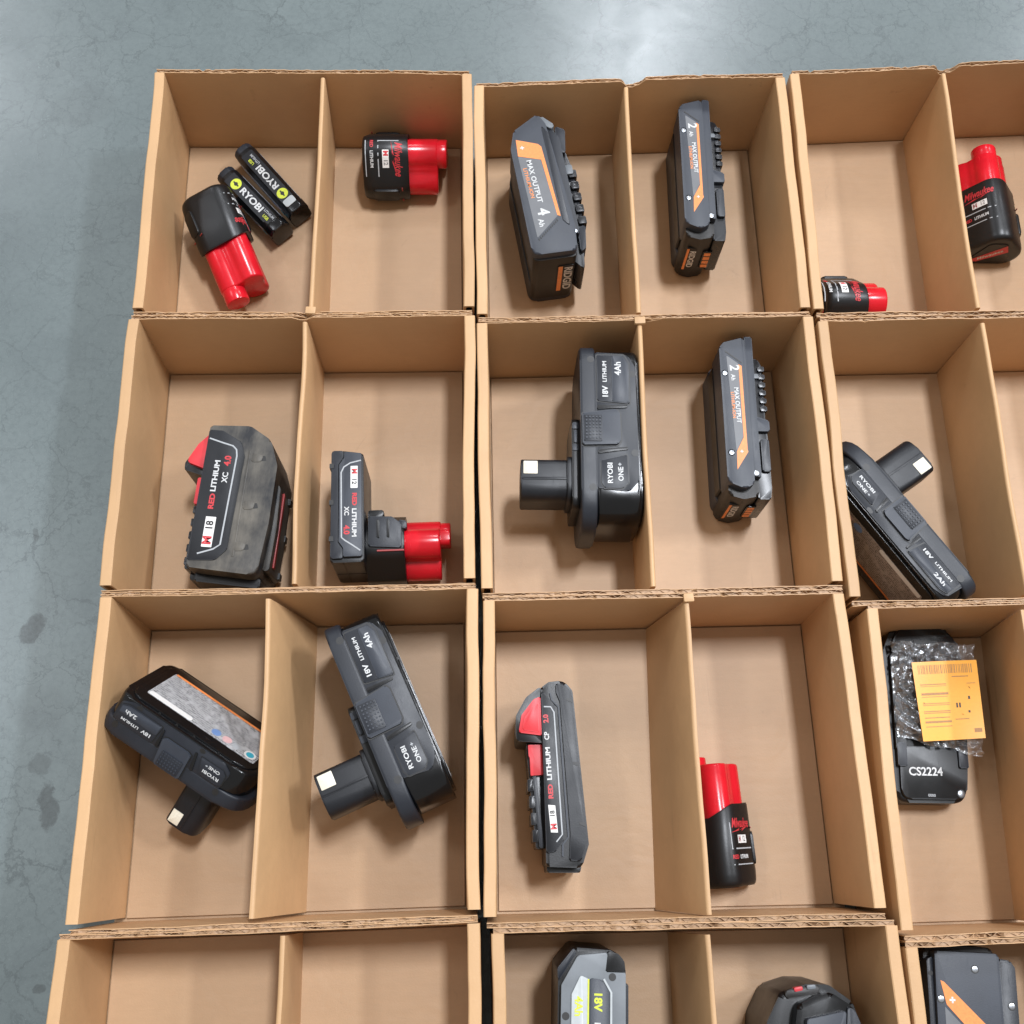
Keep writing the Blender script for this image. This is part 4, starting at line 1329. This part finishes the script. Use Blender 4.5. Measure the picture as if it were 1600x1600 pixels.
def slider_pack_end(label):
    """black pack standing on end; only its rounded far end is in the photo"""
    root = thing('battery_pack', label, 'battery', group='black packs with red latches')
    Z = 62.0
    o = fillet([(-12, -70), (38, -70), (37, 4), (32.5, 14.0), (19.5, 20.5), (8, 19.0), (-5, 13.0), (-11, -2)], [4, 4, 4, 5, 6, 6, 6, 6])
    body = part('body', prism(o, 0, Z - 14, 4.0, 4), 'black', root)
    part('shoulder', prism(fillet([(-3, -66), (35, -66), (34.5, 3), (29.5, 12.5), (18, 17.5), (2, 9)], [3, 3, 3, 4, 4, 4]), Z - 18, Z - 5, 3.0, 4), 'black_gloss', root)
    part('top_plate', prism(fillet([(5.4, -62), (26.5, -62), (25.4, 10.0), (6.0, 3.4)], [1, 1, 0.8, 0.8]), Z - 8, Z - 0.6, 1.0), 'slate', root)
    part('side_plate', prism(fillet([(27.6, -62), (35.6, -62), (35.0, 3), (30.5, 11.0), (26.8, 12.0)], [1, 1, 2, 2, 1]), Z - 10, Z - 3.4, 1.2), 'charcoal', root)
    part('gauge_light', prism(fillet([(2.0, 14.5), (6.2, 16.0), (5.6, 17.8), (1.4, 16.4)], 0.5), Z - 16, Z - 12.2, 0.3), 'red_ink', root)
    part('gauge_light', prism(fillet([(8.4, 16.6), (12.8, 17.8), (12.2, 19.6), (7.8, 18.6)], 0.5), Z - 16, Z - 12.0, 0.3), 'light_grey', root)
    part('gauge_bezel', prism(fillet([(-2, 10.4), (15.5, 15.4), (14.6, 19.6), (-3, 14.2)], 1.2), Z - 22, Z - 13.0, 0.8), 'brown_black', body)
    return root


def side_stem_pack(label):
    """black slab standing on its long edge with a clip and red stem at the right"""
    root = thing('battery_pack', label, 'battery', group='small red and black packs')
    Z = 49.0
    body = part('body', prism(fillet([(0, -2), (20, -2), (19.6, 66), (8, 67.8), (0.4, 67.8)], [2, 2, 2, 1, 1.5]), 0, Z - 3, 2.0, 3), 'black', root)
    skin = part('side_skin', prism(fillet([(8.0, 0.8), (19.0, 0.8), (18.6, 65.2), (8.4, 66.2), (8.4, 62.5), (5.4, 58), (5.4, 10), (8.0, 6)], [0.6, 1, 1, 0.6, 0.6, 2, 2, 0.6]), Z - 6, Z - 0.2, 0.6), 'slate', root)
    bsh = part('base_shell', prism(fillet([(0.4, 0), (7.6, 0), (7.6, 5.6), (4.8, 9.6), (4.8, 58.6), (7.8, 63), (7.6, 67.2), (0.8, 67.4)], [1.5, 0.6, 0.6, 2, 2, 0.6, 0.6, 1.5]), Z - 14, Z - 0.9, 1.0), 'charcoal', root)
    z = Z - 0.2
    part('printed_outline', path_strip([(18.4, 60.5), (12, 59.0), (8.2, 56.5), (6.6, 53), (7.0, 12.4), (9, 10.6), (13.4, 7.6), (18.0, 4.2)], 0.8, z, 0.14), 'grey_ink', skin)
    bd = part('badge', prism(rect(12.2, 43.0, 16.4, 57.0, 0.3), z - 0.3, z + 0.12), 'badge_white', skin)
    letters(bd, 'M', 4.2, 'red_ink', 14.3, 53.6, z + 0.12, -90, 0.2)
    letters(bd, '12', 3.8, 'black_ink', 14.3, 47.2, z + 0.12, -90, 0.1)
    letters(skin, 'RED', 3.6, 'red_ink', 14.4, 36.0, z, -90, 0.18, sx=1.2)
    letters(skin, 'LITHIUM', 3.6, 'white_ink', 14.3, 21.4, z, -90, 0.14, sx=1.3)
    letters(skin, 'XC', 3.8, 'white_ink', 9.8, 28.6, z, -90, 0.12)
    letters(skin, '4.0', 4.6, 'red_ink', 9.8, 17.0, z, -90, 0.2)
    part('slot', join(*[prism(rect(-0.4, y, 2.2, y + 3.0, 0.4), Z - 10, Z - 0.5) for y in (10.5, 33, 56)]), 'black_ink', bsh)
    part('end_seam', join(prism(rect(7.2, -2.25, 8.0, -1.6), 2, Z - 6), prism(rect(1.5, -2.25, 19, -1.6), 20, 20.8)), 'black_ink', body)
    # clip and stem
    SZ = 24.0
    so = []
    for i in range(40):
        a = 2 * math.pi * i / 40
        d = Vector((math.cos(a), math.sin(a)))
        best = 10.0
        for cx, cz in ((3.0, 14.0), (22.0, 14.0), (12.5, 29.5)):
            of = Vector((12.5 - cx, 18.5 - cz)); b_ = of.dot(d); q = b_ * b_ - of.length_squared + 84
            if q > 0:
                best = max(best, -b_ + math.sqrt(q))
        so.append((12.5 + d.x * best, 18.5 + d.y * best))
    clip_o = [(12.5 + (y - 12.5) * 1.16, 18.5 + (zz - 18.5) * 1.14) for y, zz in so]
    hull_o = fillet([(-8, 4), (33, 4), (33, 22), (20, 41), (4, 41), (-8, 22)], [8, 8, 8, 9, 9, 8], 5)
    cp = part('stem_clip', prism(hull_o, 19.6, 43.0, 1.2, 3, AX_X), 'black', root)
    part('stem', prism(so, 40.0, 64.2, 1.2, 3, AX_X), 'red', root)
    part('stem_tip', join(cyl(22.0, 14.0, 60, 70.2, 8.0, 20, 0.8, AX_X), prism(rect(12, 20, 22, 30, 3), 60, 69.8, 0.8, 2, AX_X)), 'red', root)
    part('clip_cover', prism(fillet([(22, 8.5), (41.5, 7.0), (41.5, 22), (36, 26.5), (22, 27)], 1.2), 38, 42.4, 0.8), 'charcoal', cp)
    part('clip_lever', prism(fillet([(21, 25), (30.5, 30), (30.5, 33.6), (21, 33.6)], 1.2), 12, 34, 1.0), 'black', root)
    part('clip_rib', join(*[prism(fillet([(x, 14), (x + 1.5, 13), (x + 1.8, 24.0), (x, 25.5)], 0.5), 41, 43.2, 0.4) for x in (27, 33)]), 'black', cp)
    part('clip_tab', prism(fillet([(39.5, 20.5), (44.5, 19.6), (44.5, 24.4), (39.5, 25.4)], 0.8), 33, 39.5, 0.8), 'charcoal', cp)
    part('red_line', prism(rect(27, 5.4, 43, 6.3, 0.2), 38, 41.6), 'dark_red_ink', cp)
    return root


# ------------------------------------------------------------------ black adapter plate and bagged tag
def adapter_plate(label):
    root = thing('adapter_plate', label, 'adapter')
    o = fillet([(0.5, 0), (41, 1), (44, 30), (46, 80), (43, 101), (24, 108.5), (5, 105), (-2, 88), (-0.5, 30)], [7, 9, 6, 14, 16, 14, 16, 14, 4], 6)
    part('plate', prism(o, 0, 18, 2.6, 4), 'black', root)
    ti = fillet([(2.6, 2), (39, 3), (41.4, 14), (41.8, 33), (3.0, 32)], [6, 8, 3, 1, 1], 5)
    part('tail', prism(ti, 15, 20, 0.8, 3), 'black', root)
    hi_ = fillet([(1.5, 88), (43.5, 86), (41, 99.5), (24, 106), (7, 102.5)], [3, 3, 14, 12, 14], 6)
    part('head', prism(hi_, 15, 20.4, 1.0, 3), 'black', root)
    part('slot', prism(rect(16, 91.0, 30.5, 95.0, 0.6), 20.5, 21.2), 'black_ink', root)
    for x0, x1 in ((1.0, 7.0), (36.5, 42.5)):
        part('rail', prism(rect(x0, 30, x1, 86, 1.0), 12, 21.5, 1.0), 'black', root)
        part('rail_foot', prism(rect(x0 + 0.4, 20.5, x1 - 0.2, 34, 0.8), 14, 21.6, 0.6), 'charcoal', root)
    part('bay_wall', prism(rect(8.5, 36, 35, 88, 1.5), 13, 17.5, 0.8), 'charcoal_dark', root)
    part('terminal', join(*[prism(rect(12 + q * 5.4, 76, 14 + q * 5.4, 88, 0.4), 15, 21, 0.3) for q in range(4)]), 'slate', root)
    letters(root, 'CS2224', 6.6, 'white_ink', 17.5, 17.8, 20.0, 1.5, 0.14, sx=0.95)
    screw(root, 37.0, 6.2, 20.1, 2.4)
    letters(root, '0000', 2.2, 'grey_ink', 20, 4.6, 20.0, 0, 0.02).name = 'moulded_mark'
    return root


def bagged_tag(label):
    root = thing('bagged_tag', label, 'tag')
    nx, ny = 70, 84
    bm = bmesh.new()
    grid = []
    for j in range(ny + 1):
        row = []
        for i in range(nx + 1):
            u, v = i / nx, j / ny
            x = 1.0 + 49.5 * u + 1.6 * noise.noise((v * 5, 3.3, 1)) * (1 if u > .5 else -1)
            y = 27.0 + 66 * v + 2.2 * noise.noise((u * 4, 7.1, 2)) - 10 * (1 - u) * max(0, 0.3 - v) / 0.3 * -1.0
            wx = 5 * noise.noise((x * 0.06, y * 0.06, 8.0)); wy = 5 * noise.noise((x * 0.06, y * 0.06, 18.0))
            r1 = (1 - abs(noise.noise(((x + wx + y) * 0.085, (y + wy - x) * 0.035, 1.0))) * 2) ** 3
            r2 = (1 - abs(noise.noise(((x + wx) * 0.05 + 5, (y + wy + x * 0.4) * 0.14, 4.0))) * 2) ** 3
            r3 = (1 - abs(noise.noise(((x - wy - 0.6 * y) * 0.16, (y + wx) * 0.09, 14.0))) * 2) ** 2
            z = 23.9 + 3.0 * max(0, r1) + 2.6 * max(0, r2) + 1.4 * r3 + 0.3 * noise.noise((x * 0.5, y * 0.5, 2.0))
            e = min(u, 1 - u, v, 1 - v)
            z -= 2.4 * max(0, 0.12 - e) / 0.12
            row.append(bm.verts.new((x, y, max(z, 23.8))))
        grid.append(row)
    for j in range(ny):
        for i in range(nx):
            bm.faces.new((grid[j][i], grid[j][i + 1], grid[j + 1][i + 1], grid[j + 1][i]))
    part('clear_bag', bm, 'clear_film', root, smooth=24)
    # paper tag, slightly curled
    q = [(14.2, 34.0), (50.4, 37.4), (49.6, 83.0), (10.6, 79.6)]
    n = 12

    def zt(u, v):
        return 29.4 + 1.6 * math.sin(u * 3.0 + 0.5) * (v - 0.2) + 1.1 * (u - 0.4) ** 2

    def uv(u, v):
        a = lerp(q[0], q[1], u); b_ = lerp(q[3], q[2], u)
        return lerp(a, b_, v)
    rows = []
    bm = bmesh.new()
    for j in range(n + 1):
        rows.append([bm.verts.new((*uv(i / n, j / n), zt(i / n, j / n))) for i in range(n + 1)])
    for j in range(n):
        for i in range(n):
            bm.faces.new((rows[j][i], rows[j][i + 1], rows[j + 1][i + 1], rows[j + 1][i]))
    g = bmesh.ops.extrude_face_region(bm, geom=list(bm.faces))
    for e in g['geom']:
        if isinstance(e, bmesh.types.BMVert):
            e.co.z -= 0.25
    bmesh.ops.recalc_face_normals(bm, faces=bm.faces)
    tag = part('paper_tag', bm, 'tag_orange', root, smooth=40)

    def bar(u0, u1, v0, v1, mat='tag_line', nm='printed_bar'):
        bm = bmesh.new()
        k = 4
        rr = []
        for b_ in (v0, v1):
            rr.append([bm.verts.new((*uv(u0 + (u1 - u0) * i / k, b_), zt(u0 + (u1 - u0) * i / k, b_) + 0.09)) for i in range(k + 1)])
        for i in range(k):
            bm.faces.new((rr[0][i], rr[0][i + 1], rr[1][i + 1], rr[1][i]))
        return bm
    rnd = random.Random(4)
    bars = []
    u = 0.08
    while u < 0.93:
        w = rnd.choice((0.006, 0.010, 0.016))
        bars.append(bar(u, u + w, 0.84, 0.955))
        u += w + rnd.choice((0.008, 0.012, 0.02))
    part('barcode', join(*bars), 'tag_line', tag, smooth=0)
    lines = []
    for v, w, h in ((0.70, 0.40, 0.012), (0.68, 0.40, 0.006), (0.57, 0.42, 0.03), (0.545, 0.4, 0.008), (0.46, 0.42, 0.01), (0.44, 0.42, 0.008), (0.36, 0.42, 0.012), (0.34, 0.42, 0.01), (0.28, 0.40, 0.012), (0.22, 0.42, 0.026), (0.17, 0.42, 0.01)):
        lines.append(bar(0.08, 0.08 + w, v, v + h))
    for u0, v, w, h in ((0.58, 0.79, 0.26, 0.012), (0.56, 0.25, 0.22, 0.010), (0.84, 0.08, 0.12, 0.05), (0.80, 0.70, 0.14, 0.008)):
        lines.append(bar(u0, u0 + w, v, v + h))
    part('printed_bar', join(*lines), 'tag_line', tag, smooth=0)
    part('letter_block', join(bar(0.60, 0.625, 0.40, 0.46), bar(0.645, 0.67, 0.40, 0.46), bar(0.80, 0.83, 0.50, 0.54), bar(0.78, 0.81, 0.33, 0.36)), 'black_ink', tag, smooth=0)
    return root


# ------------------------------------------------------------------ put everything into the trays
# top left tray
p = cell_pack('red and black pack leaning in the top left half, red stem towards the viewer', cap=37, stem=34, extra=9, slant=5, slant_at=0.6, text_at=-12, long_lobes=(1,), girth=0.84)
put(p, -188.0, 437.5, 180 + 23.0, tilt=-5, roll=-35)
p = stick('black stick battery lying against the red and black pack', 58.0)
put(p, -171.0, 467.0, 180 + 40.9, roll=10)
p = stick('black stick battery farthest from the red stem, nearest the back wall', 62.0, flip=True)
put(p, -160.0, 486.0, 180 + 38.9, roll=10)
p = cell_pack('small pack alone in its half, red stem pointing right', cap=31, stem=20, extra=6, slant=0.5, text_at=9)
put(p, -76.6, 472.0, -90.5)
# top centre tray
p = ridge_pack_large('broad grey pack with orange block reading MAX OUTPUT and a large 4')
put(p, 34.6, 375.8, 97.9 - 90)
p = ridge_pack_slim('slim grey pack with a large 2 and thin orange line, top row')
put(p, 134.8, 396.5, 88.6 - 90)
# top right tray
p = cell_pack('small red and black pack at the near edge of the top right tray', cap=26, stem=14, extra=5, slant=1, text_at=-8, long_lobes=(1,))
put(p, 228.0, 354.0, -90.7)
p = cell_pack('red and black pack showing its red-banded end, cut by the right edge', cap=45, stem=25, extra=7, slant=2, slant_at=1.6, text_at=-17, long_lobes=(2, 1), girth=0.88)
put(p, 354.0, 397.0, -1.5)
# second row
p = slider_pack_broad('dusty black pack reading M18 with a red corner latch')
put(p, -170.5, 173.4, 84.3 - 90)
p = side_stem_pack('black slab reading M12 with a red stem pointing right')
put(p, -88.6, 177.5, 91.1 - 90)
p = stem_pack('grey stemmed pack pressed against the divider, stem pointing left')
put(p, 58.2, 195.4, 88.3 - 90)
p = ridge_pack_slim('slim grey pack with orange tip and line, second row', True)
put(p, 147.0, 218.0, 88.6 - 90)
p = stem_pack('grey stemmed pack with stem pointing up right, brown sticker on its base', 0.60, sticker='sticker_brown', ah='2Ah')
put(p, 222.5, 240.5, -56.5 - 90)
# third row
p = stem_pack('black stemmed pack leaning so its speckled base sticker faces up', 0.62, ah='2Ah')
put(p, -125.5, 60.0, 146.0 - 90, tilt=6, roll=-27, scale=(0.95, 0.80, 0.95))
p = stem_pack('grey stemmed pack lying aslant, stem pointing down left', 0.86)
put(p, -45.5, 31.0, 113.3 - 90)
p = slider_pack_slim('slim black pack reading CP2.0 with a red latch')
put(p, 36.6, 9.0, 0)
p = cell_pack('red and black pack half hidden behind the slanted divider', cap=40, stem=27, extra=5, slant=5, slant_at=0.2, text_at=15, long_lobes=(0,), girth=0.80)
put(p, 134.0, -9.0, 2.7)
p = adapter_plate('black plate with rounded end reading CS2224, under the orange tag')
put(p, 236.3, 34.4, 86.4 - 90)
p = bagged_tag('orange paper tag in a crumpled clear bag lying on the black plate')
put(p, 236.3, 34.4, 86.4 - 90, z=25.6)
# bottom row
p = pale_pack('pale grey pack with lime 18V print cut by the bottom edge')
put(p, 34.8, -70.5, 86.7 - 90)
p = slider_pack_end('black rounded pack with a small red light cut by the bottom edge')
put(p, 154.0, -74.7, 80.2 - 90)
p = ridge_pack_wide('wide grey pack with a diagonal orange slash in the bottom right corner')
put(p, 227.0, -76.7, 85.7 - 90)
